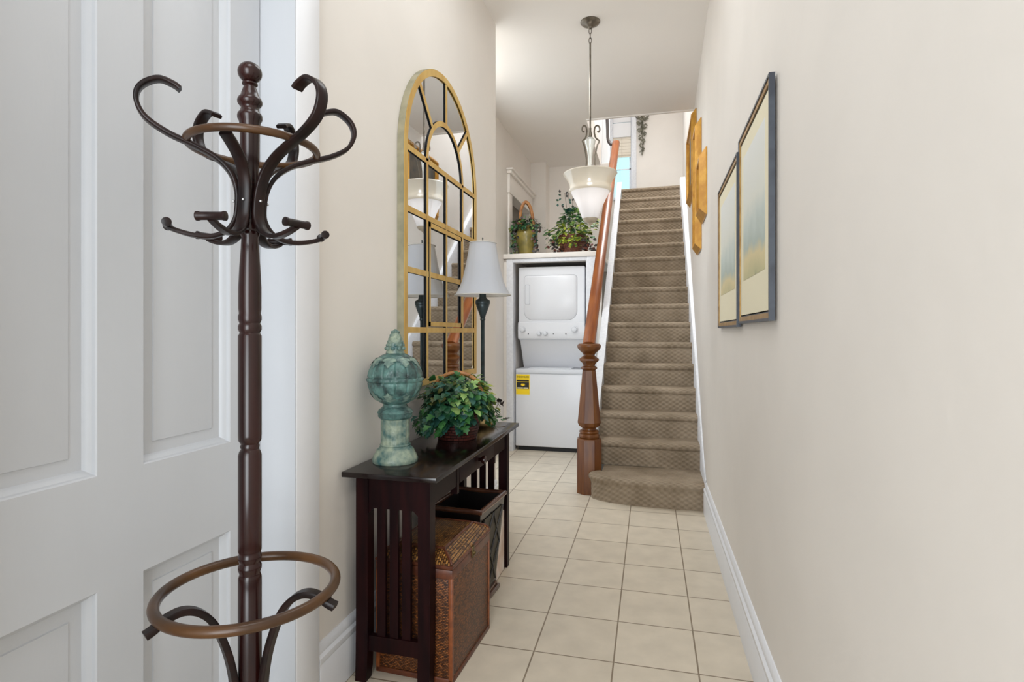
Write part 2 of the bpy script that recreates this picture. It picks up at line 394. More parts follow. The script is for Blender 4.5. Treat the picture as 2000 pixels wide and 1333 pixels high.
# floor, its origin on a tile corner
b = MB(); OX, OY = -.464, 3.6424
b.box(-1.6, 1.1, -5.0, 3.9, -.06, 0)
fl = struct(b.build('floor', M_tile)); fl.location = (OX, OY, 0); fl.rotation_euler = (0, 0, .0071)

# left wall with a doorway (door Y .556 - 1.486)
DY0, DY1, DZ = .556, 1.486, 2.52
b = MB()
b.box(-1.30, XL, -1.4, DY0-.02, 0, CEIL).box(-1.30, XL, DY0-.02, DY1+.012, DZ+.012, CEIL).box(-1.30, XL, DY1+.012, YCORN, 0, CEIL)
struct(b.build('wall_left', M_wall))
# jog and recessed wall, with an old blocked doorway above the ledge
b = MB()
RY0, RY1, RZ = 5.93, 6.88, 2.74
b.box(XREC-.15, XREC, YCORN-.1, 3.93, 0, CEIL).box(XREC-.15, XREC, 3.93, 5.17, 3.15, CEIL).box(XREC-.15, XREC, 5.17, RY0, 0, CEIL).box(XREC-.15, XREC, RY0, RY1, RZ, CEIL).box(XREC-.15, XREC, RY1, 7.3, 0, CEIL)  # unseen gap near the corner, added to let the side fill in
b.box(XREC, XL-.2, YCORN-.1, YCORN, 0, CEIL)
struct(b.build('wall_recess', M_wall))
o = struct(MB().box(XREC-.14, XREC-.09, RY0, RY1, 0, RZ, .003).build('doorway_shade', mat('doorway_shade_tone', (96, 88, 78), 0.5))); o['label'] = 'dark panel for the shaded doorway behind the ledge plants'  # dark panel in place of the shaded space beyond the doorway
b = MB()
for y0, y1 in ((RY0-.13, RY0), ):
    b.box(XREC, XREC+.022, y0, y1, 2.06, RZ, .004)
b.box(XREC, XREC+.03, RY0-.15, RY1+.05, RZ, RZ+.20, .004)
b.box(XREC, XREC+.055, RY0-.17, RY1+.07, RZ+.20, RZ+.235, .008)
b.box(XREC, XREC+.075, RY0-.19, RY1+.07, RZ+.235, RZ+.255, .006)
struct(b.build('trim_recess', M_wall), 'painted door head and casing on the recessed wall above the ledge')
# right wall, gently bowed
b = MB()
for (a, xa), (c, xc) in zip(RWP, RWP[1:]):
    b.hexa([(xa, a, 0), (xc, c, 0), (xc+.12, c, 0), (xa+.12, a, 0), (xa, a, 6.1), (xc, c, 6.1), (xc+.12, c, 6.1), (xa+.12, a, 6.1)])
bmesh.ops.remove_doubles(b.bm, verts=list(b.bm.verts), dist=1e-5)
struct(b.build('wall_right', M_wall, smooth=False))
# entrance wall behind the camera with its doorway left open to let sky light in
b = MB()
b.box(-1.30, -.95, -1.45, -1.35, 0, CEIL).box(.28, .52, -1.45, -1.35, 0, CEIL).box(-.95, .28, -1.45, -1.35, 3.25, CEIL)
struct(b.build('wall_front', M_wall))
# ceiling over hall and recess, open over the stairs
b = MB()
b.box(-1.75, .56, -1.45, 5.66, CEIL, CEIL+.26).box(-1.75, -.67, 5.66, 7.35, CEIL, CEIL+.26)
struct(b.build('ceiling', M_ceil))
b = MB()
b.box(-.672, .385, 5.66, 5.685, CEIL-.012, CEIL+.27, .004)
struct(b.build('trim_stairwell', M_wall), 'painted edge of the ceiling over the stairs')
# wall behind the ledge, with the chimney breast
b = MB()
b.box(-1.7, -.515, 7.2, 7.32, 0, CEIL).box(XREC, -1.335, 6.96, 7.2, 0, CEIL)
struct(b.build('wall_back', M_wall))
# upper hall
b = MB()
b.box(-.79, -.67, 5.66, 7.32, CEIL+.26, 6.1).box(-.79, -.67, 7.32, 9.0, 2.9, 6.1)
struct(b.build('wall_upper_left', mat('upper_white_paint', (232, 233, 236), 0.45)))
WX0, WX1, WZ0, WZ1 = -.655, -.335, 3.36, 4.72
b = MB()
b.box(-.79, WX0, 8.9, 9.02, 2.9, 6.1).box(WX1, .6, 8.9, 9.02, 2.9, 6.1).box(WX0, WX1, 8.9, 9.02, 2.9, WZ0).box(WX0, WX1, 8.9, 9.02, WZ1, 6.1)
struct(b.build('wall_upper_back', M_wall))
struct(MB().box(-.8, .6, 5.6, 9.05, 6.1, 6.2).build('ceiling_upper', M_ceil))
struct(MB().box(-.8, .6, 5.56, 5.66, CEIL+.26, 6.1).build('wall_upper_front', M_wall))
# stair window
wn = bpy.data.objects.new('window_1', None); C.objects.link(wn); wn.location = (-.495, 8.9, 3.36); wn['_w'] = (-.495, 8.9, 3.36); wn['kind'] = 'structure'
wn['label'] = 'narrow window at the top of the stairs with a half drawn woven blind'
b = MB()
b.box(WX0-.012, WX0+.02, 8.87, 9.0, WZ0-.06, WZ1).box(WX1-.012, WX1+.065, 8.875, 8.90, WZ0-.1, WZ1+.08, .005).box(WX1-.02, WX1, 8.9, 9.0, WZ0, WZ1)
b.box(WX0, WX1+.065, 8.875, 8.9, WZ1, WZ1+.08, .005).box(WX0-.012, WX1+.075, 8.86, 8.9, WZ0-.05, WZ0-.01, .004)
b.build('window_frame', M_stair_white, wn)
b = MB(); b.box(WX0+.02, WX1-.02, 8.955, 8.975, 3.80, 3.815).box(WX0+.02, WX0+.04, 8.955, 8.98, WZ0, WZ1).box(WX1-.045, WX1-.02, 8.955, 8.98, WZ0, WZ1)
b.build('sash', M_stair_white, wn)
M_pane = glazing(); M_pane.name = 'sky_tinted_pane'
for n_ in M_pane.node_tree.nodes:
    if n_.type == 'BSDF_TRANSPARENT': n_.inputs[0].default_value = (.80, .985, 1, 1)  # the sky's cyan is put into the pane colour
MB().box(WX0+.02, WX1-.02, 8.966, 8.969, WZ0, WZ1).build('pane', M_pane, wn)
b = MB(); b.box(WX0+.022, WX1-.022, 8.915, 8.922, 4.02, 4.40)
for k in range(3): b.box(WX0+.022, WX1-.022, 8.905, 8.922, 3.985+.018*k, 4.0+.018*k, .003)
b.build('blind', M_shadeblind, wn)
b = MB(); b.box(WX0+.021, WX1-.021, 8.885, 8.925, 4.30, 4.52, .006).box(WX0+.021, WX1-.021, 8.89, 8.925, 4.53, 4.72, .006)
b.build('valance', M_valance, wn)

# door 1: four-panel door in the left wall, deep jamb and casing
DX = -1.188
dr = bpy.data.objects.new('door_1', None); C.objects.link(dr); dr.location = (DX, DY0, 0); dr['_w'] = (DX, DY0, 0); dr['kind'] = 'structure'
dr['label'] = 'white painted four panel door in the left wall behind the coat stand'
b = MB()
ys = [DY0+.003, .682, .963, 1.077, 1.360, DY1-.003]; zs = [.008, .20, .667, .922, 2.37, DZ-.005]
for i in range(5):
    for j in range(5):
        pan = i in (1, 3) and j in (1, 3)
        y0, y1, z0, z1 = ys[i], ys[i+1], zs[j], zs[j+1]
        if not pan:
            q = [b.bm.verts.new((DX, y, z)) for y, z in ((y0, z0), (y1, z0), (y1, z1), (y0, z1))]; b.face(q)
        else:
            steps = [(0, 0), (.003, -.003), (.005, -.009), (.012, -.015), (.015, -.021), (.017, -.024), (.046, -.024), (.0475, -.0205), (.050, -.020)]
            rr = []
            for ins, dx in steps:
                rr.append([b.bm.verts.new((DX+dx, y, z)) for y, z in ((y0+ins, z0+ins), (y1-ins, z0+ins), (y1-ins, z1-ins), (y0+ins, z1-ins))])
            for A, B in zip(rr, rr[1:]):
                for k in range(4): b.face((A[k], A[(k+1) % 4], B[(k+1) % 4], B[k]))
            b.face(rr[-1])
bmesh.ops.remove_doubles(b.bm, verts=list(b.bm.verts), dist=1e-5)
b.box(DX-.045, DX-.03, DY0+.003, DY1-.003, .008, DZ-.005)
b.build('door_leaf', M_white, dr, angle=25)
b = MB()
for (y0, y1) in ((DY0-.02, DY0), (DY1, DY1+.012)): b.box(-1.25, XL+.018, y0, y1, 0, DZ+.01)
b.box(-1.25, XL+.018, DY0, DY1, DZ, DZ+.012)
b.build('jamb', M_white, dr)
b = MB()
b.box(XL, XL+.02, DY1+.003, DY1+.126, 0, DZ+.14, .004).box(XL, XL+.02, DY0-.126, DY0-.003, 0, DZ+.14, .004).box(XL, XL+.02, DY0-.126, DY1+.126, DZ+.012, DZ+.15, .004)
b.build('casing', M_trim, dr)

# baseboards
prof = [(0, 0), (.02, 0), (.02, .135), (.017, .142), (.020, .150), (.020, .165), (.012, .175), (.014, .185), (.010, .200), (.004, .208), (0, .208)]
b = MB(); b.prism([(XL+x, z) for x, z in prof], DY1+.127, YCORN, 'y')
struct(b.build('baseboard_left', M_trim))
b = MB()
prev = None
ysr = [-1.35, 0, 1, 2, 3, 4, 4.03]
rings = [[b.bm.verts.new((xr(y)-x*1.05, y, z)) for x, z in prof] for y in ysr]
for A, B in zip(rings, rings[1:]):
    for k in range(len(prof)-1): b.face((A[k], A[k+1], B[k+1], B[k]))
b.face(rings[-1])
struct(b.build('baseboard_right', M_trim))

# closet front below the ledge, closet interior, ledge
b = MB()
CX0, CX1, CZ = -1.432, -.662, 1.965
b.box(XREC, CX0, 5.65, 5.73, 0, 2.0).box(CX1, -.515, 5.65, 5.73, 0, 2.0).box(CX0, CX1, 5.65, 5.73, CZ, 2.0)
b.box(CX0-.03, CX0-.01, 5.73, 6.75, 0, 2.0).box(CX1+.01, CX1+.03, 5.73, 6.75, 0, 2.0).box(CX0-.03, CX1+.03, 6.75, 6.8, 0, 2.0)
struct(b.build('wall_closet', M_wall))
b = MB(); b.box(XREC+.001, -.509, 5.615, 7.2, 2.005, 2.055, .006)
struct(b.build('trim_ledge', M_wall), 'painted ledge over the laundry closet')
b = MB()
b.box(CX0-.066, CX0, 5.63, 5.652, 0, 2.003, .003).box(CX1, CX1+.095, 5.63, 5.652, 0, 2.003, .003).box(CX0, CX1, 5.632, 5.652, CZ, 2.003, .003)
b.box(CX0-.004, CX0+.006, 5.632, 5.74, 0, CZ).box(CX1-.006, CX1+.004, 5.632, 5.74, 0, CZ)
struct(b.build('trim_closet', M_stair_white), 'white casing around the laundry closet opening')

# ------------------------------------------------------------------ staircase
RISE, RUN, YN0, SYAW = .191, .2316, 4.4465, -.0368
SX0, SX1 = -.447, .335
def ynose(k): return YN0+RUN*(k-2)
st = thing('staircase', (-.05, 4.4, 0), 'straight staircase with taupe patterned carpet rising beside the right wall', 'stairs')
sh = lambda x, y, z: (x, y+SYAW*x, z)
for k in range(2, 18):
    yn, z = ynose(k), RISE*k
    ye = yn+RUN+.035 if k < 17 else 8.9
    r = .028
    poly = [(yn+.016, z-RISE-.002), (yn+.014, z-.11), (yn+.010, z-.075)]
    for a in range(0, 9):
        t = -PI/2*.75+a/8*(PI*.875)
        poly.append((yn+r-r*math.cos(t)*1.0, z-r+r*math.sin(t)))
    poly += [(yn+.06, z+.001), (yn+.12, z-.002), (ye, z), (ye, z-RISE-.002 if k < 17 else z-.25)]
    b = MB()
    n = 10
    secs = []
    for i in range(n+1):
        x = SX0+(SX1-SX0)*i/n
        wob = .0025*math.sin(i*1.7+k*2.1)
        secs.append([b.bm.verts.new(sh(x, y+(wob if j < 13 else 0), zz+(wob*.6 if 1 < j < 13 else 0))) for j, (y, zz) in enumerate(poly)])
    for A, B in zip(secs, secs[1:]):
        for j in range(len(poly)): b.face((A[j], A[(j+1) % len(poly)], B[(j+1) % len(poly)], B[j]))
    b.face(secs[0][::-1]); b.face(secs[-1])
    b.build('step', M_carpet, st, angle=60)
# bottom step with its rounded end in front of the newel
out = [(-.385, 4.46), (-.385, 4.228), (-.455, 4.222), (-.468, 4.20), (-.45, 4.16), (-.40, 4.125), (-.33, 4.095), (-.24, 4.07), (-.12, 4.05), (.02, 4.04), (.16, 4.04), (.335, 4.05), (.335, 4.46)]
b = MB()
lv = [(0, 0.012), (.11, .010), (.135, .004), (.150, -.010), (.168, -.014), (.182, -.009), (.190, .006), (.192, .035), (.190, .08)]
cc = Vector((-.05, 4.46))
rings = []
for z, ins in lv:
    ring = []
    for (x, y) in out:
        if y > 4.4: ring.append(b.bm.verts.new((x, y, z)))
        elif x > .33: ring.append(b.bm.verts.new((x, y+ins, z)))
        elif (x, y) == (-.385, 4.228): ring.append(b.bm.verts.new((x, y, z)))
        else:
            d = (cc-Vector((x, y))); d.x *= .6; d.normalize()
            ring.append(b.bm.verts.new((x+d.x*ins, y+d.y*ins, z)))
    rings.append(ring)
for A, B in zip(rings, rings[1:]):
    for j in range(len(out)): b.face((A[j], A[(j+1) % len(out)], B[(j+1) % len(out)], B[j]))
b.face(rings[0][::-1]); b.face(rings[-1])
b.build('step', M_carpet, st, angle=60)
slope = RISE/RUN
def zpitch(y): return RISE*2+(y-YN0)*slope
b = MB()
b.prism([(4.445, 0), (4.445, zpitch(4.445)+.05), (7.95, zpitch(7.95)+.05), (7.95, 3.0), (7.2, 2.4), (5.62, 1.1), (5.62, 0)], -.50, -.448, 'x')
b.prism([(4.445, zpitch(4.445)+.05), (4.445, zpitch(4.445)+.075), (7.95, zpitch(7.95)+.075), (7.95, zpitch(7.95)+.05)], -.505, -.44, 'x')
b.build('stringer', M_stair_white, st)
b = MB(); ys = [4.05, 4.25, 4.5, 5, 6, 7, 7.93]
def ztop(y): return max(.208, zpitch(y)+.09) if y > 4.2 else .208
vv = []
for y in ys:
    x0 = .335 if y > 4.04 else xr(y)-.02
    x1 = xr(y)-.001
    vv.append([b.bm.verts.new(q) for q in ((x0, y-.012, max(0, zpitch(y)-.45)), (x1, y, max(0, zpitch(y)-.45)), (x1, y, ztop(y)+.012), (x0+.008, y, ztop(y)+.008), (x0, y, ztop(y)-.012))])
for A, B in zip(vv, vv[1:]):
    for k in range(5): b.face((A[k], A[(k+1) % 5], B[(k+1) % 5], B[k]))
b.face(vv[0][::-1]); b.face(vv[-1])
b.build('skirting', M_stair_white, st)

# ------------------------------------------------------------------ banister
NX, NY = -.490, 4.335
bn = thing('banister', (NX, NY, 0), 'reddish brown banister with an eight sided newel post at the foot of the stairs', 'banister')
b = MB()
A8 = PI/8+YAW-.12
def oct_(p): b.lathe([(r/math.cos(PI/8), z) for r, z in p], (NX, NY, 0), 8, a0=A8)
oct_([(.093, 0), (.093, .405), (.087, .42), (.075, .423)])
b.lathe([(.07, .418), (.079, .430), (.080, .442), (.074, .455), (.07, .458), (.076, .468), (.074, .478), (.056, .487), (.054, .497), (.06, .51)], (NX, NY, 0), 32)
oct_([(.06, .505), (.078, .52), (.088, .545), (.086, .56), (.05, .945), (.045, .948)])
b.lathe([(.045, .944), (.061, .956), (.063, .963), (.058, .972), (.044, .980), (.044, .988)], (NX, NY, 0), 32)
oct_([(.044, .985), (.050, 1.0), (.074, 1.022), (.074, 1.034), (.05, 1.052), (.042, 1.058)])
b.lathe([(.042, 1.055), (.045, 1.07), (.058, 1.085), (.075, 1.098), (.079, 1.105), (.087, 1.115), (.092, 1.128), (.090, 1.142), (.080, 1.150), (.05, 1.154)], (NX, NY, 0), 32)
b.build('newel_post', M_newel, bn, angle=28)
# handrail: rounded wide rail following the stairs
sec = [(-.030, -.036), (.030, -.036), (.034, -.018), (.046, -.006), (.049, .010), (.044, .026), (.028, .038), (0, .042), (-.028, .038), (-.044, .026), (-.049, .010), (-.046, -.006), (-.034, -.018)]
rp = smooth_path([(NX, 4.345, 1.165), (NX, 4.40, 1.205), (NX, 5.4, 2.032), (NX, 6.4, 2.86), (NX, 7.38, 3.665), (NX, 7.44, 3.70), (NX, 7.48, 3.705)], 6)
b = MB(); rings = []
for i, p in enumerate(rp):
    t = (rp[min(i+1, len(rp)-1)]-rp[max(i-1, 0)]).normalized(); nrm = Vector((1, 0, 0)).cross(t).normalized()
    rings.append([b.bm.verts.new(p+Vector((1, 0, 0))*u+nrm*w) for u, w in sec])
for A, B in zip(rings, rings[1:]):
    for k in range(len(sec)): b.face((A[k], A[(k+1) % len(sec)], B[(k+1) % len(sec)], B[k]))
b.face(rings[0][::-1]); b.face(rings[-1])
b.build('handrail', M_rail, bn, angle=50)
b = MB(); b.tube(smooth_path([(NX+.02, 7.45, 3.705), (NX-.03, 7.46, 3.712), (NX-.075, 7.47, 3.735), (NX-.105, 7.48, 3.80), (NX-.112, 7.49, 3.95), (NX-.125, 7.50, 4.25), (NX-.14, 7.52, 4.8)], 8), .021, 12)
o = b.build('upper_rail', M_raildark, bn); o['label'] = 'dark upper rail, toned for its shaded side'

# ------------------------------------------------------------------ stacked washer and dryer
WY = 5.69
wd = thing('washer_dryer', (-1.055, WY, 0), 'white stacked washer and dryer in the closet under the ledge', 'washing machine')
wx0, wx1 = -1.416, -.700
b = MB(); b.box(wx0, wx1, WY, 6.42, .045, .849, .012, 3)
b.build('washer_cabinet', M_appl, wd)
b = MB(); b.box(wx0+.03, wx1-.03, WY+.03, 6.40, 0.0, .05)
b.build('plinth', M_black, wd)
b = MB(); b.box(wx0+.002, wx1-.002, WY-.003, 6.0, .808, .855, .01, 3).box(wx0+.13, wx1-.13, WY+.02, 5.93, .853, .865, .005)
b.build('washer_lid', M_appl2, wd)
b = MB(); b.box(wx0+.002, wx1-.002, WY-.0045, WY+.002, .806, .8085)
b.build('lid_seam', M_seam, wd)
dx0, dx1 = -1.386, -.688
DYF = 5.705
b = MB()
b.box(dx0, dx1, DYF, 6.42, 1.20, 1.922, .014, 3)
b.prism([(DYF+.03, 1.205), (DYF+.05, 1.16), (5.93, .858), (6.42, .858), (6.42, 1.205)], dx0+.006, dx1-.006, 'x')
b.build('dryer_cabinet', M_appl, wd)
b = MB()
zz = [(DYF-.002, 1.345), (DYF-.016, 1.335), (DYF-.022, 1.25), (DYF-.020, 1.195), (DYF-.008, 1.172), (DYF+.02, 1.166), (DYF+.06, 1.17), (DYF+.06, 1.345)]
b.prism(zz, dx0, dx1, 'x'); cp = b.build('control_panel', M_appl, wd)
b = MB(); b.prism([(DYF+.028, 1.156), (DYF+.028, 1.165), (5.9, 1.165), (5.9, 1.156)], dx0+.004, dx1-.004, 'x')
b.build('shadow_lip', M_appl2, wd)
def rrect(x0, x1, z0, z1, rt, rb, n=8):
    p = []
    for (cx, cz, r, a0) in ((x1-rt, z1-rt, rt, 0), (x0+rt, z1-rt, rt, PI/2), (x0+rb, z0+rb, rb, PI), (x1-rb, z0+rb, rb, 1.5*PI)):
        for k in range(n+1):
            a = a0+PI/2*k/n; p.append((cx+r*math.cos(a), cz+r*math.sin(a)))
    return p
b = MB(); b.prism(rrect(-1.3275, -.7655, 1.3635, 1.8335, .039, .099), DYF-.001, DYF+.02, 'y')
b.build('door_seam', M_seam, wd)
b = MB()
P1 = rrect(-1.325, -.768, 1.366, 1.831, .037, .097); P2 = rrect(-1.313, -.780, 1.378, 1.819, .027, .087)
A = [b.bm.verts.new((x, DYF-.002, z)) for x, z in P1]; Bv = [b.bm.verts.new((x, DYF-.012, z)) for x, z in P2]
for k in range(len(P1)): b.face((A[k], A[(k+1) % len(P1)], Bv[(k+1) % len(P1)], Bv[k]))
b.face(Bv); b.face(A[::-1])
dd = b.build('dryer_door', M_appl, wd, angle=40)
b = MB(); b.prism(rrect(-1.311, -1.260, 1.528, 1.737, .012, .012), DYF-.0128, DYF-.008, 'y'); b.build('handle_recess', M_seam, dd)
b = MB(); b.prism(rrect(-1.3085, -1.2625, 1.5305, 1.7345, .011, .011), DYF-.0135, DYF-.008, 'y')
b.prism(rrect(-1.300, -1.271, 1.54, 1.725, .01, .01), DYF-.016, DYF-.008, 'y'); b.build('handle', M_appl2, dd)
RX90 = Matrix.Rotation(PI/2, 4, 'X')
for (x, z, r) in ((-1.337, 1.267, .031), (-1.160, 1.225, .025), (-1.094, 1.225, .025), (-.792, 1.268, .034)):
    b = MB(); b.lathe([(r, -.005), (r*.98, .012), (r*.8, .016), (r*.72, .026), (r*.5, .030), (.002, .030)], (x, DYF-.022, z), 24, M=RX90)
    k = b.build('knob', [M_appl2, M_chrome], cp, angle=40)
    for f_ in k.data.polygons:
        if abs(f_.normal.y) < .6: f_.material_index = 1
for x, r in ((-1.275, .006), (-1.01, .005), (-.88, .006)):
    b = MB(); b.lathe([(r, 0), (r, .004), (.001, .005)], (x, DYF-.021, 1.222), 12, M=RX90); b.build('indicator_light', M_dot, cp)
# yellow energy label on the washer front
b = MB(); b.box(-1.408, -1.263, WY-.0025, WY+.004, .585, .797); lb = b.build('energy_label', M_yel, wd); lb['label'] = 'yellow energy label'
b = MB(); b.box(-1.402, -1.27, WY-.0035, WY-.002, .722, .738).box(-1.402, -1.269, WY-.0035, WY-.002, .645, .716)
b.build('label_print', M_blk, lb)
b = MB(); b.prism([(-1.352, .700), (-1.316, .700), (-1.316, .688), (-1.306, .688), (-1.334, .672), (-1.362, .688), (-1.352, .688)], WY-.0045, WY-.003, 'y')
b.build('arrow', M_yel, lb)
b = MB(); b.box(-1.395, -1.277, WY-.0045, WY-.003, .648, .660); b.build('label_strip', M_lblw, lb)
def lettering(txt, loc, size, m, parent, rot=(PI/2, 0, 0), name='lettering', width=None):
    cu = bpy.data.curves.new(name, 'FONT'); cu.body = txt; cu.size = size; cu.extrude = 0.0006; cu.align_x = 'CENTER'; cu.align_y = 'CENTER'
    o = bpy.data.objects.new(name, cu); C.objects.link(o)
    bpy.context.view_layer.update()
    me = bpy.data.meshes.new_from_object(o.evaluated_get(bpy.context.evaluated_depsgraph_get())); bpy.data.objects.remove(o)
    if width:
        w = max(v.co.x for v in me.vertices)-min(v.co.x for v in me.vertices)
        for v in me.vertices: v.co.x *= width/w
    o = bpy.data.objects.new(name, me); C.objects.link(o); me.materials.clear(); me.materials.append(m)
    o.parent = parent; o.location = Vector(loc)-Vector(parent['_w']); o.rotation_euler = rot
    return o
lettering('ENERGYGUIDE', (-1.335, WY-.0035, .770), .026, M_blk, lb, width=.128)
lettering('165', (-1.335, WY-.0055, .654), .016, M_blk, lb)

# ------------------------------------------------------------------ pendant light
PX, PY = -.432, 3.89
pn = thing('pendant_light', (PX, PY, CEIL), 'bell shaped alabaster pendant light hanging from the hall ceiling', 'ceiling light')
b = MB(); b.lathe([(.068, CEIL), (.068, CEIL-.006), (.060, CEIL-.016), (.035, CEIL-.030), (.016, CEIL-.038), (.010, CEIL-.05), (.004, CEIL-.052)], (PX, PY, 0), 32)
b.build('canopy', M_pend, pn)
b = MB()
for k, z in enumerate((3.335, 3.302, 3.269)):
    pts = [(PX+(.009*math.cos(a) if k % 2 == 0 else 0), PY+(.009*math.cos(a) if k % 2 else 0), z+.021*math.sin(a)) for a in [2*PI*i/16 for i in range(16)]]
    b.tube(pts, .0026, 8, closed=True)
b.build('chain', M_pend, pn)
b = MB(); b.tube([(PX, PY, 3.252), (PX, PY, 2.60)], .0062, 10).lathe([(.012, 2.60), (.014, 2.615), (.008, 2.64), (.008, 2.66)], (PX, PY, 0), 16)
b.build('rod', M_pend, pn)
for k in range(3):
    a = k*2*PI/3+YAW+math.radians(-30)
    ca, sa = math.cos(a), math.sin(a)
    pr_ = [(.036, 2.595), (.030, 2.63), (.036, 2.66), (.052, 2.668), (.066, 2.655), (.070, 2.635), (.062, 2.622), (.054, 2.628)]
    lo = [(.036, 2.595), (.046, 2.578), (.066, 2.558), (.052, 2.53), (.040, 2.48), (.033, 2.43), (.036, 2.39), (.06, 2.36), (.10, 2.345), (.150, 2.338)]
    b = MB(); b.tube(smooth_path([(PX+r*ca, PY+r*sa, z) for r, z in pr_], 5), .0055, 8)
    b.tube(smooth_path([(PX+r*ca, PY+r*sa, z) for r, z in lo], 5), .0055, 8)
    b.build('scroll_arm', M_pend, pn)
b = MB(); b.lathe([(.004, 2.60), (.02, 2.592), (.038, 2.572), (.034, 2.55), (.020, 2.50), (.014, 2.45), (.012, 2.38), (.016, 2.30), (.004, 2.295)], (PX, PY, 0), 28)
b.build('crystal_body', M_clear, pn)
SZ = [(.002, 2.030), (.055, 2.030), (.064, 2.06), (.085, 2.115), (.110, 2.17), (.134, 2.214)]
b = MB()
inn = [(max(r-.005, .001), z+.004) for r, z in SZ]
b.lathe(SZ+inn[::-1], (PX, PY, 0), 48, cap=False)
b.build('shade', M_alab, pn, angle=60)
b = MB(); rim = [(.134, 2.213), (.146, 2.222), (.147, 2.232), (.139, 2.242), (.142, 2.262), (.156, 2.295), (.174, 2.325), (.186, 2.338), (.184, 2.344), (.176, 2.340)]
inn = [(r-.006, z+.003) for r, z in rim[:-1]]
b.lathe(rim+inn[::-1], (PX, PY, 0), 48, cap=False)
o = b.build('shade_rim', M_alab_rim, pn, angle=60); o['label'] = 'amber edged flared rim'
b = MB(); b.lathe([(.052, 2.031), (.050, 2.020), (.038, 2.006), (.018, 1.998), (.010, 1.985), (.002, 1.98)], (PX, PY, 0), 24)
b.build('bottom_cap', mat('taupe_cap', (176, 164, 146), 0.4, 0.2), pn)
bl = bpy.data.lights.new('pendant_bulb', 'POINT'); bl.energy = 1.7; bl.color = (1.0, .95, .88); bl.shadow_soft_size = .05
o = bpy.data.objects.new('pendant_bulb', bl); C.objects.link(o); o.location = (PX, PY, 2.20)

# ------------------------------------------------------------------ arched mirror on the left wall
MY0, MY1, MZ0, MSP = 2.217, 3.226, .988, 2.055
MXF = -1.045; MC = (MY0+MY1)/2; MR = (MY1-MY0)/2
mr = thing('arched_mirror', (XL, MC, MZ0), 'tall arched window pane mirror with gold bars on the left wall', 'mirror')
def arch(ins, n=40, r0=None):
    R = MR-ins
    p = [(MC-R, MZ0+ins), (MC+R, MZ0+ins)]
    for k in range(n+1):
        a = PI*k/n; p.append((MC+R*math.cos(a), MSP+R*math.sin(a)))
    return p
def arch_band(b, i0, i1, x0, x1):
    A0 = [b.bm.verts.new((x0, y, z)) for y, z in arch(i0)]; A1 = [b.bm.verts.new((x1, y, z)) for y, z in arch(i0)]
    B0 = [b.bm.verts.new((x0, y, z)) for y, z in arch(i1)]; B1 = [b.bm.verts.new((x1, y, z)) for y, z in arch(i1)]
    n = len(A0)
    for k in range(n):
        j = (k+1) % n
        b.face((A0[k], A0[j], A1[j], A1[k])); b.face((A1[k], A1[j], B1[j], B1[k])); b.face((B1[k], B1[j], B0[j], B0[k])); b.face((B0[k], B0[j], A0[j], A0[k]))
b = MB(); arch_band(b, .002, .034, MXF-.004, MXF); b.build('frame', M_gold, mr, angle=30)
b = MB(); arch_band(b, 0, .012, XL+.001, MXF-.003); o = b.build('frame_edge', M_patside, mr, angle=30); o['label'] = 'green grey frame edge'
GX = MXF-.008
b = MB(); P = arch(.011); A = [b.bm.verts.new((GX, y, z)) for y, z in P]; Bv = [b.bm.verts.new((XL+.004, y, z)) for y, z in P]
b.face(A); b.face(Bv[::-1])
for k in range(len(P)): b.face((A[k], A[(k+1) % len(P)], Bv[(k+1) % len(P)], Bv[k]))
b.build('mirror_glass', M_mirror, mr, angle=30)
bw = .013
def edge_black(b):
    b.bm.normal_update()
    for f in b.bm.faces: f.material_index = 0 if abs(f.normal.x) > .5 and f.calc_center_median().x > GX+.004 else 1
    return b
def bar(y0, z0, y1, z1, w=bw, name='bar', x0=GX+.002, x1=MXF-.001):
    d = Vector((0, y1-y0, z1-z0)).normalized(); s = Vector((0, -d.z, d.y))*w
    a, c = Vector((0, y0, z0)), Vector((0, y1, z1))
    b = MB(); pts = [a-s, c-s, c+s, a+s]
    b.hexa([p+Vector((x0, 0, 0)) for p in pts]+[p+Vector((x1, 0, 0)) for p in pts])
    return edge_black(b).build(name, [M_gold, M_black], mr)
rows = [MSP, 1.785, 1.517, 1.250]
for z in rows: bar(MY0+.03, z, MY1-.03, z)
q = MR/2
for k in (1, 2, 3):
    y = MY0+q*k
    bar(y, MZ0+.03, y, MSP-.012, w=bw*.85, x1=MXF-.0004)
b = MB(); n = 32
R0, R1 = q-bw, q+bw
loops = []
for (x, R) in ((GX+.002, R0), (MXF-.001, R0), (MXF-.001, R1), (GX+.002, R1)):
    loops.append([b.bm.verts.new((x, MC+R*math.cos(PI*k/n), MSP+R*math.sin(PI*k/n))) for k in range(n+1)])
for i in range(4):
    A, Bv = loops[i], loops[(i+1) % 4]
    for k in range(n): b.face((A[k], A[k+1], Bv[k+1], Bv[k]))
edge_black(b).build('inner_arch', [M_gold, M_black], mr, angle=30)
for a in (PI/4, PI/2, 3*PI/4):
    bar(MC+(q+.01)*math.cos(a), MSP+(q+.01)*math.sin(a), MC+(MR-.02)*math.cos(a), MSP+(MR-.02)*math.sin(a), x1=MXF-.0016)
# inner sash over the two middle columns
y0, y1, z0, z1 = MY0+q+.018, MY1-q-.018, 1.250+.018, 1.785-.018
b = MB(); t = .022
for (a, c, e, f) in ((y0, y1, z0, z0+t), (y0, y1, z1-t, z1), (y0, y0+t*.8, z0, z1), (y1-t*.8, y1, z0, z1)): b.box(GX+.003, MXF+.002, a, c, e, f)
edge_black(b).build('inner_sash', [M_gold, M_black], mr)

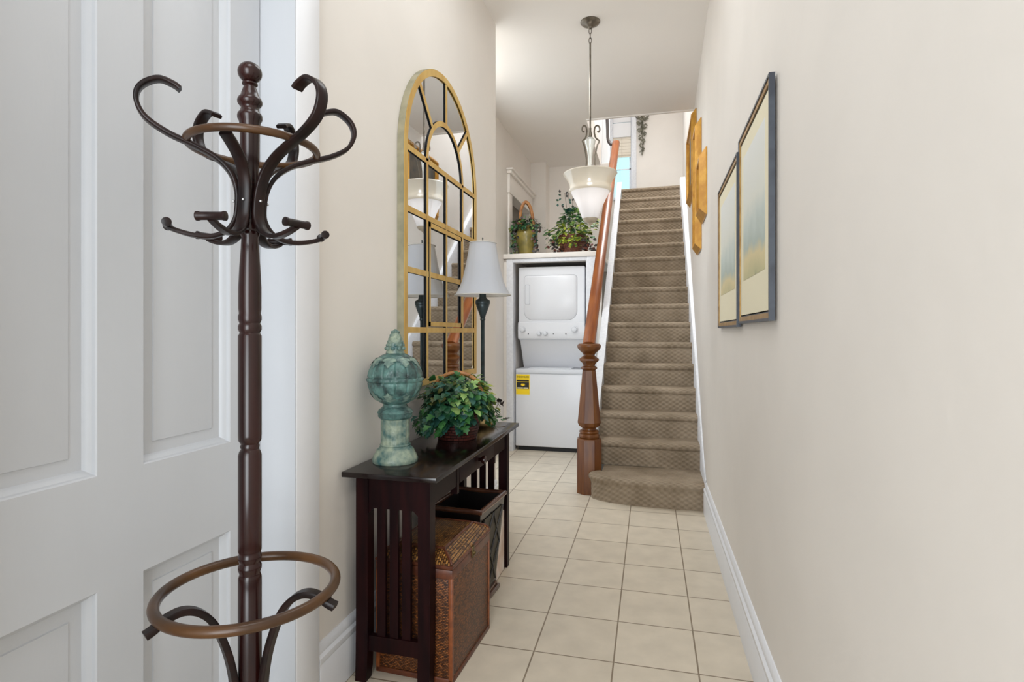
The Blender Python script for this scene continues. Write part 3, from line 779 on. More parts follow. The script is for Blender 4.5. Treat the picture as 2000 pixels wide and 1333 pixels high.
# ------------------------------------------------------------------ framed prints on the right wall
def framed(name, y0, y1, z0, z1, label, shift):
    ym = (y0+y1)/2; xw = min(xr(y0), xr(y1))
    t = thing(name, (xw, ym, z0), label, 'picture', 'framed landscape prints on the right wall')
    xf = xw-.019
    def fr(b, i0, i1, x0, x1):
        b.box(x1, x0, y0+i0, y1-i0, z0+i0, z0+i1).box(x1, x0, y0+i0, y1-i0, z1-i1, z1-i0).box(x1, x0, y0+i0, y0+i1, z0+i1, z1-i1).box(x1, x0, y1-i1, y1-i0, z0+i1, z1-i1)
    b = MB(); fr(b, 0, .009, xw-.001, xf); b.build('outer_frame', M_slate, t)
    b = MB(); fr(b, .009, .026, xw-.004, xf+.003); b.build('gilt_frame', M_bronze, t)
    b = MB(); fr(b, .026, .034, xw-.004, xf+.007); b.build('inner_fillet', M_slate, t)
    b = MB(); b.box(xw-.012, xw-.008, y0+.03, y1-.03, z0+.03, z1-.03); b.build('mat_board', M_cream, t)
    b = MB(); b.box(xw-.0128, xw-.0122, y0+.10, y1-.10, z0+.17, z1-.10)
    for k in range(1): pass
    b.build('print', landscape('landscape_print', shift), t)
    b = MB(); b.box(xf+.0085, xf+.0095, y0+.03, y1-.03, z0+.03, z1-.03); b.build('glass', M_glass, t)
framed('framed_print', 1.845, 2.492, 1.275, 2.035, 'large framed landscape print with slate frame, the nearer of the side by side pair', .33)
framed('framed_print', 2.496, 3.215, 1.262, 1.995, 'large framed landscape print with slate frame, beside the stairs end of the pair', .30)

def gilt(y0, y1, z0, z1, label, depth, w, m, inner):
    xw = min(xr(y0), xr(y1))
    t = thing('gilt_frame', (xw, (y0+y1)/2, z0), label, 'picture', 'gilt framed pictures climbing beside the stairs')
    pr2 = [(0, .0), (0, .008), (.006, .012), (w*.8, depth), (w, depth-.003), (w*1.15, depth*.55), (w*1.45, depth*.35), (w*1.5, .012)]
    b = MB(); rings = []
    for ins, d in pr2:
        rings.append([b.bm.verts.new((xw-d-.001, y, z)) for y, z in ((y0+ins, z0+ins), (y1-ins, z0+ins), (y1-ins, z1-ins), (y0+ins, z1-ins))])
    for A, B in zip(rings, rings[1:]):
        for k in range(4): b.face((A[k], A[(k+1) % 4], B[(k+1) % 4], B[k]))
    b.build('frame', m, t, angle=30)
    i = w*1.4
    b = MB(); b.box(xw-.014, xw-.004, y0+i, y1-i, z0+i, z1-i); b.build('canvas', inner, t)
gilt(3.985, 4.36, 2.043, 2.50, 'small bright gilt frame with deep moulding, lowest and nearest beside the stairs', .05, .065, M_gilt, M_canvas)
gilt(4.53, 4.92, 1.885, 2.90, 'tall narrow gilt frame between the two others beside the stairs', .048, .06, M_gilt, M_canvas)
gilt(5.22, 6.10, 2.54, 3.24, 'wide gilt and silver frame, highest up the stair wall', .045, .05, M_gilt, M_canvas)

# ------------------------------------------------------------------ iron leaf ornament upstairs
b = MB()
ox, oz = -.185, 4.02
for k in range(46):
    t = k/45; z = oz+.62*t; w = .010+.075*t**1.3
    x = ox+math.sin(k*2.4)*w*.7
    b.leaf((x, 8.885-.01*(k % 3), z), (math.sin(k*2.4), -.25, .8 if k % 2 else -.6), (0, -1, 0), .045+.025*t, .025+.018*t, 'ivy', fold=.3)
b.tube(smooth_path([(ox, 8.885, oz-.01), (ox+.01, 8.88, oz+.2), (ox-.012, 8.88, oz+.4), (ox, 8.885, oz+.64)], 6), [.006]*19, 8)
b.tube(smooth_path([(ox-.02, 8.885, oz+.52), (ox-.09, 8.88, oz+.56), (ox-.10, 8.88, oz+.62), (ox-.06, 8.88, oz+.63)], 6), .008, 8)
b.tube(smooth_path([(ox+.02, 8.885, oz+.52), (ox+.09, 8.88, oz+.56), (ox+.10, 8.88, oz+.62), (ox+.06, 8.88, oz+.63)], 6), .008, 8)
b.box(ox-.02, ox+.02, 8.885, 8.8995, oz+.3, oz+.6)
tag(b.build('wall_ornament', M_iron, loc=(ox, 8.9, oz)), 'tapering grey iron leaf ornament on the wall at the head of the stairs', 'wall ornament')

# ------------------------------------------------------------------ coat stand
RX, RY = -.879, 1.066
cs = thing('coat_stand', (RX, RY, 0), 'dark bentwood coat stand with curled hooks in front of the white door', 'coat stand')
b = MB()
pf = [(.030, 0), (.034, .02), (.034, .05), (.026, .06), (.0245, .10), (.0245, .690), (.0225, .696), (.0215, .701), (.0245, .709), (.0245, .717), (.021, .724), (.0245, .732), (.0245, .74), (.0225, .745),
      (.0245, .752), (.0245, .965), (.022, .973), (.0185, .978), (.0205, .985), (.0185, .990), (.024, .998), (.0245, 1.01), (.0245, 1.232), (.021, 1.238), (.0245, 1.246), (.0245, 1.254), (.0215, 1.260), (.0245, 1.268), (.0245, 1.276), (.0225, 1.282),
      (.0240, 1.292), (.0240, 1.34), (.0215, 1.39), (.0185, 1.43), (.0175, 1.452), (.0205, 1.457), (.0205, 1.463), (.018, 1.466), (.0205, 1.471), (.0205, 1.478), (.018, 1.484), (.0205, 1.490), (.017, 1.498), (.0165, 1.526), (.0185, 1.595), (.0200, 1.641), (.0208, 1.70),
      (.0225, 1.712), (.0258, 1.718), (.0262, 1.724), (.0250, 1.729), (.0215, 1.733), (.0185, 1.741), (.0195, 1.745), (.0225, 1.748), (.0258, 1.753), (.0262, 1.758), (.0240, 1.764), (.0195, 1.769), (.0175, 1.777), (.0135, 1.788), (.0125, 1.792), (.0165, 1.795), (.0165, 1.798), (.0130, 1.801)]
b.lathe(pf, (RX, RY, 0), 32)
b.build('pole', M_mahog, cs, angle=40)
b = MB(); b.ball((RX, RY, 1.822), .0255, (1, 1, .92), 24, 16); b.build('finial', M_mahog, cs, angle=60)
ux, uy = math.cos(YAW)*.010, math.sin(YAW)*.010      # the hook crown sits a little off centre
b = MB(); b.ring((RX+ux, RY+uy, 1.652), .132, .0085, 72, 14); b.build('ring', M_ringwood, cs, angle=60)
b = MB(); b.ring((RX, RY, .665), .183, .0115, 80, 14); b.build('umbrella_ring', M_ringwood, cs, angle=60)
up = [(.028, 1.515), (.031, 1.555), (.046, 1.592), (.076, 1.620), (.118, 1.640), (.165, 1.658), (.203, 1.682), (.219, 1.710), (.219, 1.735), (.205, 1.755), (.180, 1.768), (.155, 1.762), (.143, 1.754)]
dn = [(.028, 1.515), (.032, 1.487), (.048, 1.462), (.075, 1.449), (.105, 1.448), (.135, 1.454), (.158, 1.462)]
for k, base in enumerate((225, 165, 345, 45, 105, 285)):
    a = math.radians(base-15.58)+YAW
    ca, sa = math.cos(a), math.sin(a); sd = (-sa, ca, 0)
    u_ = up if base != 285 else [(.028, 1.515), (.031, 1.555), (.046, 1.592), (.070, 1.615), (.100, 1.632), (.124, 1.643)]
    pts = smooth_path([(RX+ux*min(1, max(0, (z-1.5)*8))+r*ca, RY+uy*min(1, max(0, (z-1.5)*8))+r*sa, z) for r, z in dn[::-1]+u_[1:]], 6)
    ws = []
    for p in pts:
        r = math.hypot(p.x-RX, p.y-RY); ws.append(.026 if p.z > 1.49 else .026-.012*min(1, max(0, (r-.05)/.09)))
    b = MB(); b.ribbon(pts, sd, ws, .0092)
    hk = b.build('hook', M_bent, cs, angle=50)
    b = MB(); c0 = Vector((RX+.158*ca, RY+.158*sa, 1.468)); s3 = Vector(sd)
    b.tube([c0-s3*.030, c0-s3*.029, c0-s3*.024, c0-s3*.022, c0+s3*.022, c0+s3*.024, c0+s3*.029, c0+s3*.030], [.006, .0095, .0095, .0082, .0082, .0095, .0095, .006], 14)
    b.build('peg', M_bent, hk, angle=50)
    b = MB(); n_ = Vector((ca, sa, 0)); c1 = Vector((RX+ux*.2+.0345*ca, RY+uy*.2+.0345*sa, 1.53)); b.ball(c1, .0032, (1, 1, 1), 10, 8); b.build('screw', M_chrome, hk)
lg = [(.204, .640), (.190, .646), (.165, .660), (.135, .664), (.105, .650), (.078, .618), (.056, .565), (.040, .505), (.032, .44), (.031, .36), (.036, .28), (.052, .20), (.085, .12), (.135, .055), (.19, .018), (.235, .008)]
for base in (228, 351, 115):
    a = math.radians(base)+YAW; ca, sa = math.cos(a), math.sin(a)
    b = MB(); b.ribbon(smooth_path([(RX+r*ca, RY+r*sa, z) for r, z in lg], 5), (-sa, ca, 0), .024, .014)
    b.build('leg', M_bent, cs, angle=50)

# ------------------------------------------------------------------ console table
TX0, TX1, TY0, TY1, TZ = -1.064, -.708, 1.745, 2.93, .75
tb = thing('console_table', ((TX0+TX1)/2, (TY0+TY1)/2, 0), 'dark espresso console table with slatted ends under the mirror', 'table')
b = MB(); b.box(TX0, TX1, TY0, TY1, .731, TZ, .003); b.build('tabletop', M_esptop, tb)
lx0, lx1, ly0, ly1 = -1.032, -.748, 1.790, 2.868
LW = .046
def leg(xc, yc, sx, sy):
    b = MB(); sec = [(.731, 0, LW/2), (.20, 0, LW/2), (.10, .002, LW/2), (.04, .006, LW/2*.97), (0, .012, LW/2*.9)]
    rings = [[b.bm.verts.new((xc+sx*o+i*h, yc+sy*o+j*h, z)) for i, j in ((-1, -1), (1, -1), (1, 1), (-1, 1))] for z, o, h in sec]
    for A, B in zip(rings, rings[1:]):
        for k in range(4): b.face((A[k], A[(k+1) % 4], B[(k+1) % 4], B[k]))
    b.face(rings[0][::-1]); b.face(rings[-1]); b.build('leg', M_esp, tb)
for xc, sx in ((lx0+LW/2, -1), (lx1-LW/2, 1)):
    for yc, sy in ((ly0+LW/2, -1), (ly1-LW/2, 1)): leg(xc, yc, 0 if sx < 0 else 0, sy)
for y in (ly0+.006, ly1-.028):
    b = MB(); b.box(lx0+LW, lx1-LW, y, y+.022, .615, .731)
    # little corner brackets under the top
    b.prism([(lx0+LW, .615), (lx0+LW+.02, .615), (lx0+LW, .595)], y, y+.02, 'y').prism([(lx1-LW, .615), (lx1-LW-.02, .615), (lx1-LW, .595)], y, y+.02, 'y')
    b.build('apron', M_esp, tb)
    b = MB(); b.box(lx0+LW, lx1-LW, y, y+.022, .105, .160); b.build('rail', M_esp, tb)
    for k in range(3):
        xc = lx0+LW+(lx1-lx0-2*LW)*(k+1)/4
        b = MB(); b.box(xc-.016, xc+.016, y+.004, y+.018, .160, .615); b.build('slat', M_esp, tb)
dy0, dy1 = 2.105, 2.60
b = MB(); b.box(lx1-.030, lx1-.008, ly0+LW, dy0-.004, .632, .731).box(lx1-.030, lx1-.008, dy1+.004, ly1-LW, .632, .731).box(lx1-.03, lx1-.012, dy0-.004, dy1+.004, .720, .731)
b.box(lx0+.005, lx0+.025, ly0+LW, ly1-LW, .632, .731); b.build('apron', M_esp, tb)
for y in (dy0-.026, dy1+.004): MB().box(lx1-.034, lx1-.006, y, y+.022, .60, .731).build('drawer_post', M_esp, tb)
b = MB(); b.box(lx1-.025, lx1-.005, dy0, dy1, .636, .717, .002).box(lx1-.26, lx1-.025, dy0+.01, dy1-.01, .645, .712)
dw = b.build('drawer', M_esp, tb)
MX = Matrix.Rotation(PI/2, 4, 'Y')
b = MB(); b.lathe([(.008, 0), (.008, .010), (.016, .018), (.019, .024), (.017, .031), (.008, .034), (.001, .0345)], (lx1-.005, (dy0+dy1)/2, .677), 20, M=MX)
b.build('knob', M_mahog, dw, angle=50)

# ------------------------------------------------------------------ wicker hamper under the table (turned a little)
hm = thing('wicker_hamper', (-.83, 2.04, 0), 'brown woven wicker trunk with leather edges under the near end of the table', 'hamper')
HW, HL, HH = .295, .392, .405
th_ = -math.atan2(.018, .394)
MH = Matrix.Translation((-.827, 2.045, 0)) @ Matrix.Rotation(th_, 4, 'Z')
def H(b): 
    for v in b.bm.verts: v.co = MH @ v.co
    return b
x1, y1 = HW/2, HL/2
H(MB().box(-x1, x1, -y1, y1, .012, HH, .004)).build('body', M_wick, hm)
e = .0035; w = .012
for sx in (-1, 1):
    for sy in (-1, 1):
        b = MB(); b.box(*sorted((sx*(x1+e), sx*(x1-w))), *sorted((sy*(y1+e), sy*(y1-w*.8))), .0, HH-.03, .002)
        H(b).build('corner_strip', M_leather2, hm)
b = MB(); b.box(-x1-e, x1+e, -y1-e, y1+e, 0, .020, .003)
H(b).build('bottom_band', M_leather, hm)
b = MB(); b.box(-x1-e, x1+e, -y1-e, y1+e, HH-.036, HH-.002, .003); H(b).build('top_band', M_leather, hm)
# lid: a chamfered woven top
b = MB(); lv = [(HH, -.002), (HH+.018, -.001), (HH+.030, .010), (HH+.050, .050), (HH+.054, .062)]
rings = [[b.bm.verts.new((i*(x1-o), j*(y1-o), z)) for i, j in ((-1, -1), (1, -1), (1, 1), (-1, 1))] for z, o in lv]
for A, B in zip(rings, rings[1:]):
    for k in range(4): b.face((A[k], A[(k+1) % 4], B[(k+1) % 4], B[k]))
b.face(rings[0][::-1]); b.face(rings[-1])
ld = H(b).build('lid', M_wickl, hm, angle=25)
b = MB(); 
b.tube([(i*(x1-.052), j*(y1-.052), HH+.051) for i, j in ((-1, -1), (1, -1), (1, 1), (-1, 1))], .006, 8, closed=True)
for i in (-1, 1):
    for j in (-1, 1): b.tube([(i*(x1-.001), j*(y1-.001), HH+.016), (i*(x1-.010), j*(y1-.010), HH+.030), (i*(x1-.05), j*(y1-.05), HH+.050)], .0055, 8)
b.tube([(i*(x1+.001), j*(y1+.001), HH+.006) for i, j in ((-1, -1), (1, -1), (1, 1), (-1, 1))], .007, 8, closed=True)
H(b).build('lid_trim', M_leather, ld)
b = MB(); b.box(x1+.001, x1+.008, -.012, .012, HH-.03, HH+.014, .002).ball((x1+.009, 0, HH-.012), .008, (1, 1, 1), 12, 8)
H(b).build('latch', M_brass, hm)

# ------------------------------------------------------------------ black waste bin
wbx, wby = -.84, 2.475
wb = thing('waste_bin', (wbx, wby, 0), 'black tapered waste bin with brown rolled rim behind the wicker trunk', 'bin')
MBn = Matrix.Translation((wbx, wby, 0)) @ Matrix.Rotation(-.07, 4, 'Z')
def Wb(b):
    for v in b.bm.verts: v.co = MBn @ v.co
    return b
def frustum(b, a, bb, z0, z1):
    (x0, y0), (x2, y2) = a, bb
    b.hexa([(-x0, -y0, z0), (x0, -y0, z0), (x0, y0, z0), (-x0, y0, z0), (-x2, -y2, z1), (x2, -y2, z1), (x2, y2, z1), (-x2, y2, z1)]); return b
b = MB(); ob, ot = (.085, .125), (.122, .160)
v = lambda x, y, z: [b.bm.verts.new((i*x, j*y, z)) for i, j in ((-1, -1), (1, -1), (1, 1), (-1, 1))]
R_ = [v(ob[0], ob[1], .03), v(ot[0], ot[1], .452), v(ot[0]-.008, ot[1]-.008, .452), v(ob[0]-.006, ob[1]-.006, .05)]
for A, B in zip(R_, R_[1:]):
    for k in range(4): b.face((A[k], A[(k+1) % 4], B[(k+1) % 4], B[k]))
b.face(R_[0][::-1]); b.face(R_[-1])
Wb(b).build('body', M_blackwood, wb)
b = MB(); b.tube([(i*ot[0], j*ot[1], .456) for i, j in ((-1, -1), (-.0, -1), (1, -1), (1, 0), (1, 1), (0, 1), (-1, 1), (-1, 0))], .012, 12, closed=True)
Wb(b).build('rim', M_binrim, wb, angle=50)
b = MB(); b.box(-.104, .104, -.145, .145, 0, .022, .006).box(-.094, .094, -.134, .134, .02, .036, .004); Wb(b).build('foot', M_binrim, wb)
def side_pt(s, t, off=.0):    # point on the +x face: s in -1..1 across, t in 0..1 up
    x = ob[0]+(ot[0]-ob[0])*t+off; y = s*(ob[1]+(ot[1]-ob[1])*t)
    return (x, y, .03+.422*t)
b = MB()
p = [side_pt(*q) for q in ((-.8, .08, .002), (.8, .08, .002), (.8, .9, .002), (-.8, .9, .002))]
q2 = [(x+.002, y, z) for x, y, z in p]
b.hexa(p+q2); Wb(b).build('side_panel', M_olivecloth, wb)
b = MB()
for s0, t0, s1, t1 in ((-.8, .08, .8, .9), (.8, .08, -.8, .9), (-.8, .5, 0, .9), (.8, .5, 0, .9), (-.8, .5, 0, .08), (.8, .5, 0, .08)):
    b.tube([side_pt(s0, t0, .006), side_pt(s1, t1, .006)], .005, 8)
Wb(b).build('lattice', M_blackwood, wb)

# magazine leaning by the far leg
b = MB(); b.box(-.772, -.762, 2.668, 2.815, .0, .31, .001)
mg = tag(b.build('magazine', M_paperw, loc=(-.767, 2.74, 0)), 'white magazine standing between the black bin and the far table leg', 'magazine')
b = MB(); b.box(-.7625, -.7612, 2.668, 2.815, .002, .309); b.build('cover', M_paper, mg)

# ------------------------------------------------------------------ verdigris ball finial on the table
FX, FY = -.955, 1.945
fn = thing('ball_finial', (FX, FY, TZ), 'verdigris green ceramic ball finial on a fluted pedestal', 'ornament')
z0 = TZ
b = MB(); b.lathe([(.0, z0), (.084, z0), (.086, z0+.010), (.082, z0+.020), (.076, z0+.032), (.073, z0+.036), (.070, z0+.046), (.060, z0+.055), (.056, z0+.060), (.058, z0+.064), (.055, z0+.068)], (FX, FY, 0), 48)
b.build('base', M_patina2, fn, angle=50)
b = MB(); b.lathe([(.053, z0+.066), (.053, z0+.158), (.055, z0+.164)], (FX, FY, 0), 72, mod=lambda a, z: 1+.022*math.cos(a*18))
b.build('column', M_patina2, fn, angle=60)
b = MB(); b.lathe([(.055, z0+.162), (.060, z0+.166), (.064, z0+.172), (.064, z0+.182), (.067, z0+.186), (.062, z0+.196), (.050, z0+.205), (.044, z0+.214), (.046, z0+.222)], (FX, FY, 0), 48)
b.build('collar', M_patina, fn, angle=50)
bc = z0+.312; BR = .104
b = MB(); prof = []
for k in range(61):
    t = -PI/2+.38+(PI-.70)*k/60
    prof.append((BR*math.cos(t), bc+BR*math.sin(t)))
def seg(a, z):
    band = abs(z-bc)
    g = abs(math.cos(a*7))
    m = 1-.045*max(0, 1-g*3.6)*(1 if abs(z-bc) < .075 else 0)
    if band < .007: m = 1.012+.022*abs(math.sin(a*14))
    elif band < .011: m = .97
    return m
b.lathe(prof, (FX, FY, 0), 196, mod=seg); b.build('globe', M_patina, fn, angle=60)
for zc, rr, dz in ((bc+.083, .066, -1), (bc-.080, .070, 1)):
    b = MB()
    for k in range(9):
        a = k*2*PI/9
        p = Vector((FX+rr*math.cos(a), FY+rr*math.sin(a), zc)); d = (math.cos(a)*.75, math.sin(a)*.75, dz*.62)
        b.leaf(p, d, (math.cos(a), math.sin(a), -dz*.6), .052, .056, 'ivy', fold=0, droop=0)
    cc_ = Vector((FX, FY, bc))
    for v in b.bm.verts: v.co = cc_+(v.co-cc_).normalized()*(BR+.0035)
    b.build('leaf_relief', M_patina3, fn, angle=50)
b = MB(); zt = bc+.094
b.lathe([(.034, zt), (.036, zt+.008), (.031, zt+.016), (.033, zt+.024), (.030, zt+.045), (.022, zt+.068), (.012, zt+.086), (.004, zt+.096)], (FX, FY, 0), 24)
for j in range(6):
    zz = zt+.022+j*.0125; r = .033-.0042*j
    for k in range(9):
        a = k*2*PI/9+j*.35
        b.ball((FX+r*math.cos(a), FY+r*math.sin(a), zz), .0085-.0006*j, (1, 1, .9), 8, 6)
b.build('pinecone_top', M_patina2, fn, angle=60)

# ------------------------------------------------------------------ plants
def plant_leaves(b, c, n, spread, mats, kind, L, W, rng, zmin=None, cone=0.0, droop=.25, xmin=-9, xmax=9, bias=None):
    for i in range(n):
        while True:
            v = Vector((rng.uniform(-1, 1), rng.uniform(-1, 1), rng.uniform(-.55, 1)))
            if .45 < v.length < 1: break
        p = Vector((c[0]+v.x*spread[0], c[1]+v.y*spread[1], c[2]+v.z*spread[2]))
        if cone and v.z > 0:
            f = 1-cone*v.z; p.x = c[0]+v.x*spread[0]*f; p.y = c[1]+v.y*spread[1]*f
        if zmin is not None and p.z < zmin: p.z = zmin+rng.uniform(0, .03)
        p.x = min(max(p.x, xmin), xmax)
        d = Vector((v.x, v.y, v.z*.5-droop))+Vector((rng.uniform(-.5, .5), rng.uniform(-.5, .5), rng.uniform(-.4, .3)))
        up = Vector((v.x*.8, v.y*.8, .9))+Vector((rng.uniform(-.4, .4),)*3)
        wts = mats if bias is None else bias(v)
        b.mi(rng.choice(wts))
        s = rng.uniform(.75, 1.25)
        b.leaf(p, d, up, L*s, W*s, rng.choice(kind), fold=.25, droop=.2)

# ivy in a dark basket on the table
rng = random.Random(3)
IX, IY = -.885, 2.44
iv = thing('potted_ivy', (IX, IY, TZ), 'bushy variegated ivy in a dark red basket on the console table', 'plant')
b = MB(); b.lathe([(.0, TZ), (.088, TZ), (.094, TZ+.02), (.104, TZ+.06), (.110, TZ+.10), (.113, TZ+.125), (.108, TZ+.13), (.102, TZ+.11), (.06, TZ+.10), (0.0, TZ+.10)], (IX, IY, 0), 40)
b.build('basket', M_basket, iv, angle=50)
b = MB(); b.tube(smooth_path([(IX-.11, IY-.03, TZ+.11), (IX-.115, IY-.03, TZ+.19), (IX-.078, IY-.02, TZ+.272), (IX, IY, TZ+.304), (IX+.078, IY+.02, TZ+.272), (IX+.115, IY+.03, TZ+.19), (IX+.11, IY+.03, TZ+.11)], 6), .009, 10)
b.build('handle', M_cane, iv, angle=60)
b = MB()
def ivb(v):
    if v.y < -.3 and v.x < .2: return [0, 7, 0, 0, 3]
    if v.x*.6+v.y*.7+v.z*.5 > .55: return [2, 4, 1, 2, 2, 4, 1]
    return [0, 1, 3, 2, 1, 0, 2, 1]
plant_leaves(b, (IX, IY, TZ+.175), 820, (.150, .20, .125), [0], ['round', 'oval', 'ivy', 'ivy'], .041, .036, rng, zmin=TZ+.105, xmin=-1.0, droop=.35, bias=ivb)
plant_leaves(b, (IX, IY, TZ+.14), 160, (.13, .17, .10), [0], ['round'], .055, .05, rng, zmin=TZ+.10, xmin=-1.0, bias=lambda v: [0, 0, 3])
# trailing strands
for (ang, n, rad) in ((-1.1, 11, .12), (.25, 10, .14), (.9, 16, .17), (1.2, 12, .19), (-1.6, 12, .14), (-2.0, 12, .17), (-1.8, 14, .19), (-2.2, 12, .17)):
    ca, sa = math.cos(ang), math.sin(ang)
    for i in range(n):
        t = i/(n-1); r = rad+.03*math.sin(t*3)+rng.uniform(-.015, .015)
        p = (IX+r*ca+rng.uniform(-.018, .018), IY+r*sa+rng.uniform(-.018, .018), TZ+.155-.10*t)
        b.mi(rng.choice([1, 1, 4, 2] if ang > .3 else [0, 1, 1, 3])); b.leaf(p, (ca+rng.uniform(-.5, .5), sa+rng.uniform(-.5, .5), -.7), (ca, sa, .5), .042, .042, 'ivy')
# a sprig reaching over the far front edge of the top
pts = [(IX+.10, IY+.15, TZ+.05), (IX+.12, IY+.22, TZ+.02), (IX+.14, IY+.27, TZ+.012), (IX+.155, IY+.31, TZ+.012)]
b.mi(8); b.tube(smooth_path(pts, 4), .0018, 6)
for i in range(9):
    t = i/8; p = Vector(pts[0]).lerp(Vector(pts[-1]), t)+Vector((0, 0, .018+.02*rng.random())); b.mi(rng.choice([1, 0, 1, 6])); b.leaf(p, (rng.uniform(-1, 1), rng.uniform(-.3, 1), .2), (0, 0, 1), .036, .036, 'ivy')
b.mi(8); b.tube(smooth_path([(IX+.09, IY+.18, TZ+.06), (IX+.11, IY+.24, TZ+.09), (IX+.12, IY+.28, TZ+.135)], 4), .0016, 6)
for k in range(6):
    b.mi(6); b.leaf((IX+.12+rng.uniform(-.012, .012), IY+.28, TZ+.135+rng.uniform(-.012, .012)), (rng.uniform(-1, 1), rng.uniform(-1, 1), rng.uniform(-.3, .6)), (1, 0, .5), .032, .03, 'round')
b.build('foliage', LG+[M_stem], iv, recalc=False, angle=180)

# olive jug with vine on the ledge
LZ = 2.055
JX, JY = -1.335, 5.86
jg = thing('planted_jug', (JX, JY, LZ), 'olive glazed jug with hooped cane handle and vine on the ledge', 'plant')
b = MB(); b.lathe([(0, LZ), (.075, LZ), (.082, LZ+.03), (.105, LZ+.12), (.122, LZ+.20), (.120, LZ+.25), (.10, LZ+.29), (.075, LZ+.31), (.078, LZ+.325), (.066, LZ+.325), (.06, LZ+.30), (0, LZ+.29)], (JX, JY, 0), 36)
b.build('jug', M_olive, jg, angle=50)
b = MB(); hx = math.cos(YAW); hy = math.sin(YAW)
b.ribbon(smooth_path([(JX-.06*hx, JY-.06*hy, LZ+.30), (JX-.068*hx, JY-.068*hy, LZ+.42), (JX-.05*hx, JY-.05*hy, LZ+.53), (JX-.01*hx, JY, LZ+.585), (JX+.035*hx, JY+.04*hy, LZ+.54), (JX+.065*hx, JY+.065*hy, LZ+.43), (JX+.075*hx, JY+.075*hy, LZ+.30)], 6), (-hy, hx, 0), .06, .03)
b.build('handle', M_cane, jg, angle=50)
b = MB(); rng = random.Random(5)
plant_leaves(b, (JX-.0, JY-.03, LZ+.33), 230, (.145, .12, .085), [0, 1, 1, 2, 0, 6, 5], ['round', 'oval'], .038, .032, rng, zmin=LZ+.22, droop=.4, xmin=-1.49)
for (dx, n) in ((-.125, 26), (-.10, 20), (.115, 16), (.135, 18), (-.13, 16)):
    for i in range(n):
        t = i/n; p = (JX+dx+rng.uniform(-.025, .025), JY-.10+rng.uniform(-.04, .05), LZ+.33-.30*t+rng.uniform(-.02, .02))
        b.mi(rng.choice([0, 1, 7, 6] if dx < 0 else [6, 6, 0, 5])); b.leaf(p, (rng.uniform(-.4, .4), -.4, -.6), (0, -1, .4), .036, .03, 'round')
b.build('foliage', LG+[M_stem], jg, recalc=False, angle=180)

# basket plant on the ledge
QX, QY = -.85, 5.86
pb = thing('basket_plant', (QX, QY, LZ), 'yellow green trailing plant in a red brown basket on the ledge', 'plant')
b = MB(); b.lathe([(0, LZ), (.10, LZ), (.11, LZ+.03), (.128, LZ+.12), (.140, LZ+.20), (.134, LZ+.205), (.12, LZ+.18), (0, LZ+.17)], (QX, QY, 0), 36)
b.build('basket', M_basket2, pb, angle=50)
b = MB(); rng = random.Random(11)
def qb(v):
    if v.z > .35: return [3, 1, 2, 1, 3, 2]
    if v.y < -.1 and abs(v.x) < .5: return [4, 4, 2, 4]
    return [1, 4, 2, 4, 2]
plant_leaves(b, (QX, QY, LZ+.23), 620, (.20, .17, .27), [0], ['oval', 'round'], .05, .034, rng, cone=.62, zmin=LZ+.14, droop=.1, bias=qb)
for (ang, el, n, r1, pal) in ((3.05, .05, 26, .27, [1, 1, 4, 0]), (2.8, -.1, 22, .27, [1, 0, 2]), (3.5, .0, 20, .27, [1, 4, 2]), (-.1, .12, 26, .30, [4, 1, 2]), (.05, .22, 20, .36, [4, 2, 4]), (-.5, .0, 18, .27, [1, 4, 7]), (-1.5, -.12, 30, .22, [4, 4, 2]), (-1.2, -.1, 18, .22, [4, 2, 1]), (-1.9, -.1, 18, .22, [4, 4, 1])):
    for i in range(n):
        t = (i+1)/n; r = .08+(r1-.08)*t
        p = (QX+r*math.cos(ang)+rng.uniform(-.03, .03), QY+r*math.sin(ang)*.6+rng.uniform(-.03, .03), LZ+.22+el*t+rng.uniform(-.045, .035))
        zr = 1.165+.827*(p[1]-4.345)
        if p[0] > -.60 and p[2] < zr+.10: p = (min(p[0], -.60), p[1], p[2])
        b.mi(rng.choice(pal)); b.leaf(p, (math.cos(ang)+rng.uniform(-.6, .6), math.sin(ang)+rng.uniform(-.6, .6), rng.uniform(-.6, .2)), (0, -.5, 1), .05, .032, 'oval')
for (cx, n, pal) in ((.20, 36, [5, 6, 5, 6]), (-.16, 18, [5, 6])):
    for i in range(n):
        p = (QX+cx+rng.uniform(-.05, .07), QY-.10+rng.uniform(-.05, .05), LZ+.02+rng.uniform(0, .13)); b.mi(rng.choice(pal))
        b.leaf(p, (rng.uniform(-1, 1), -.5, rng.uniform(-.6, .4)), (0, -1, .5), .042, .034, 'round')
for i in range(16):   # thin sprays above
    p = (QX-.04+rng.uniform(-.10, .06), QY+rng.uniform(-.05, .05), LZ+.42+.26*rng.random()); b.mi(rng.choice([6, 3, 0])); b.leaf(p, (rng.uniform(-1, 1), -.3, .6), (0, -1, .3), .034, .026, 'oval')
for dx in (-.07, -.03, .02):
    b.mi(8); b.tube([(QX, QY, LZ+.2), (QX+dx*.6, QY, LZ+.45), (QX+dx, QY, LZ+.66)], .0022, 5)
b.build('foliage', LG+[M_stem], pb, recalc=False, angle=180)

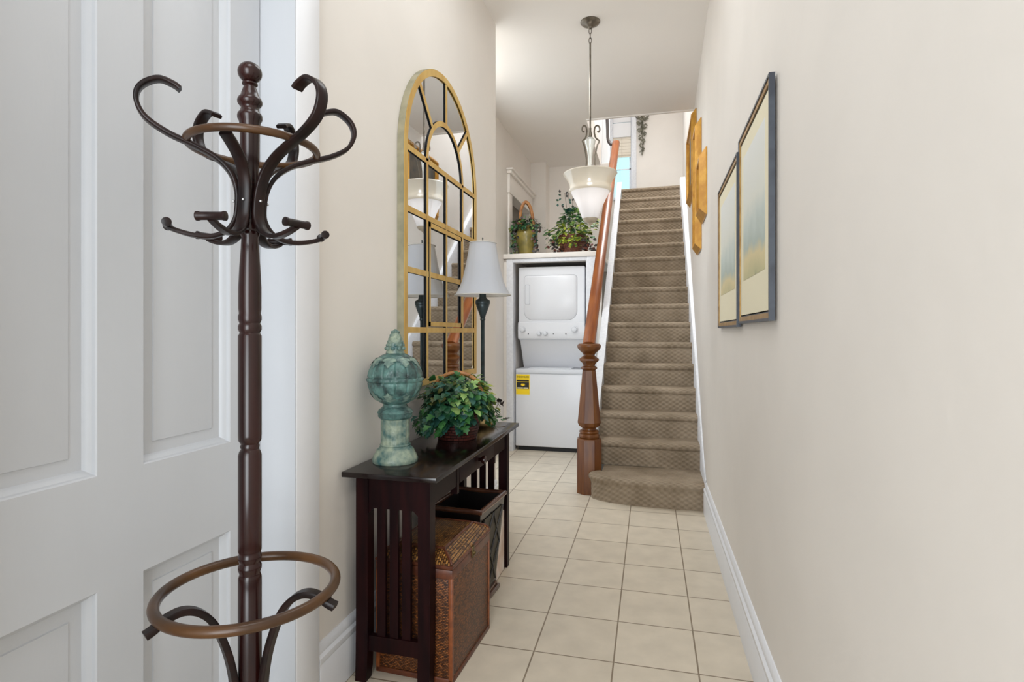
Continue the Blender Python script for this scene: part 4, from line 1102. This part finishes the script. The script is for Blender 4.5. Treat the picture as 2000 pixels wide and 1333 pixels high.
# ------------------------------------------------------------------ buffet lamp on the far end of the table
BX, BY = -.880, 2.82
lp = thing('table_lamp', (BX, BY, TZ), 'slim buffet lamp with grey linen bell shade at the far end of the table', 'lamp')
b = MB(); b.lathe([(0, TZ), (.066, TZ), (.070, TZ+.008), (.066, TZ+.018), (.052, TZ+.026), (.048, TZ+.036), (.036, TZ+.05), (.020, TZ+.065), (.016, TZ+.075)], (BX, BY, 0), 32)
b.build('base', M_lampgold, lp, angle=50)
b = MB(); b.lathe([(.014, TZ+.07), (.018, TZ+.09), (.026, TZ+.115), (.031, TZ+.15), (.028, TZ+.185), (.018, TZ+.21), (.0105, TZ+.225)], (BX, BY, 0), 28)
o = b.build('turned_stem', mat('brown_turned_wood', (112, 74, 52), 0.4), lp, angle=50); o['label'] = 'brown turned lower stem'
b = MB(); b.lathe([(.0105, TZ+.22), (.0105, 1.300), (.013, 1.303), (.014, 1.309), (.012, 1.315)], (BX, BY, 0), 20); b.build('pole', M_lampmetal, lp, angle=50)
b = MB(); b.lathe([(.012, 1.315), (.018, 1.335), (.030, 1.365), (.036, 1.383), (.035, 1.387), (.039, 1.389), (.039, 1.404), (.036, 1.410), (.022, 1.418), (.018, 1.426), (.018, 1.446), (.012, 1.448)], (BX, BY, 0), 28)
b.build('urn', M_lampmetal, lp, angle=40)
b = MB(); b.tube([(BX, BY, 1.44), (BX, BY, 1.735)], .003, 8)
for k in range(3):
    a = k*2*PI/3; b.tube([(BX, BY, 1.708), (BX+.064*math.cos(a), BY+.064*math.sin(a), 1.712)], .0018, 6)
b.ball((BX, BY, 1.738), .004); b.build('harp', M_lampmetal, lp)
b = MB(); sp_ = [(.148, 1.435), (.144, 1.442), (.128, 1.470), (.111, 1.51), (.098, 1.56), (.087, 1.61), (.078, 1.66), (.071, 1.705), (.071, 1.712)]
md = lambda a, z: 1-.020*(1-abs(math.cos(a*4)))**1.5*(1 if z < 1.6 else .6)
b.lathe(sp_, (BX, BY, 0), 64, mod=md, cap=False, a0=.2)
b.build('lamp_shade', M_shade, lp, angle=50, recalc=False)
M_braid = mat('shade_braid', (200, 196, 190), 0.8)
for r, z in ((.148, 1.436), (.072, 1.711)):
    b = MB(); b.tube([(BX+r*md(2*PI*k/64, z)*math.cos(.2+2*PI*k/64), BY+r*md(2*PI*k/64, z)*math.sin(.2+2*PI*k/64), z) for k in range(64)], .0028, 6, closed=True)
    b.build('shade_trim', M_braid, lp)

for o in bpy.data.objects:
    if '_w' in o: del o['_w']
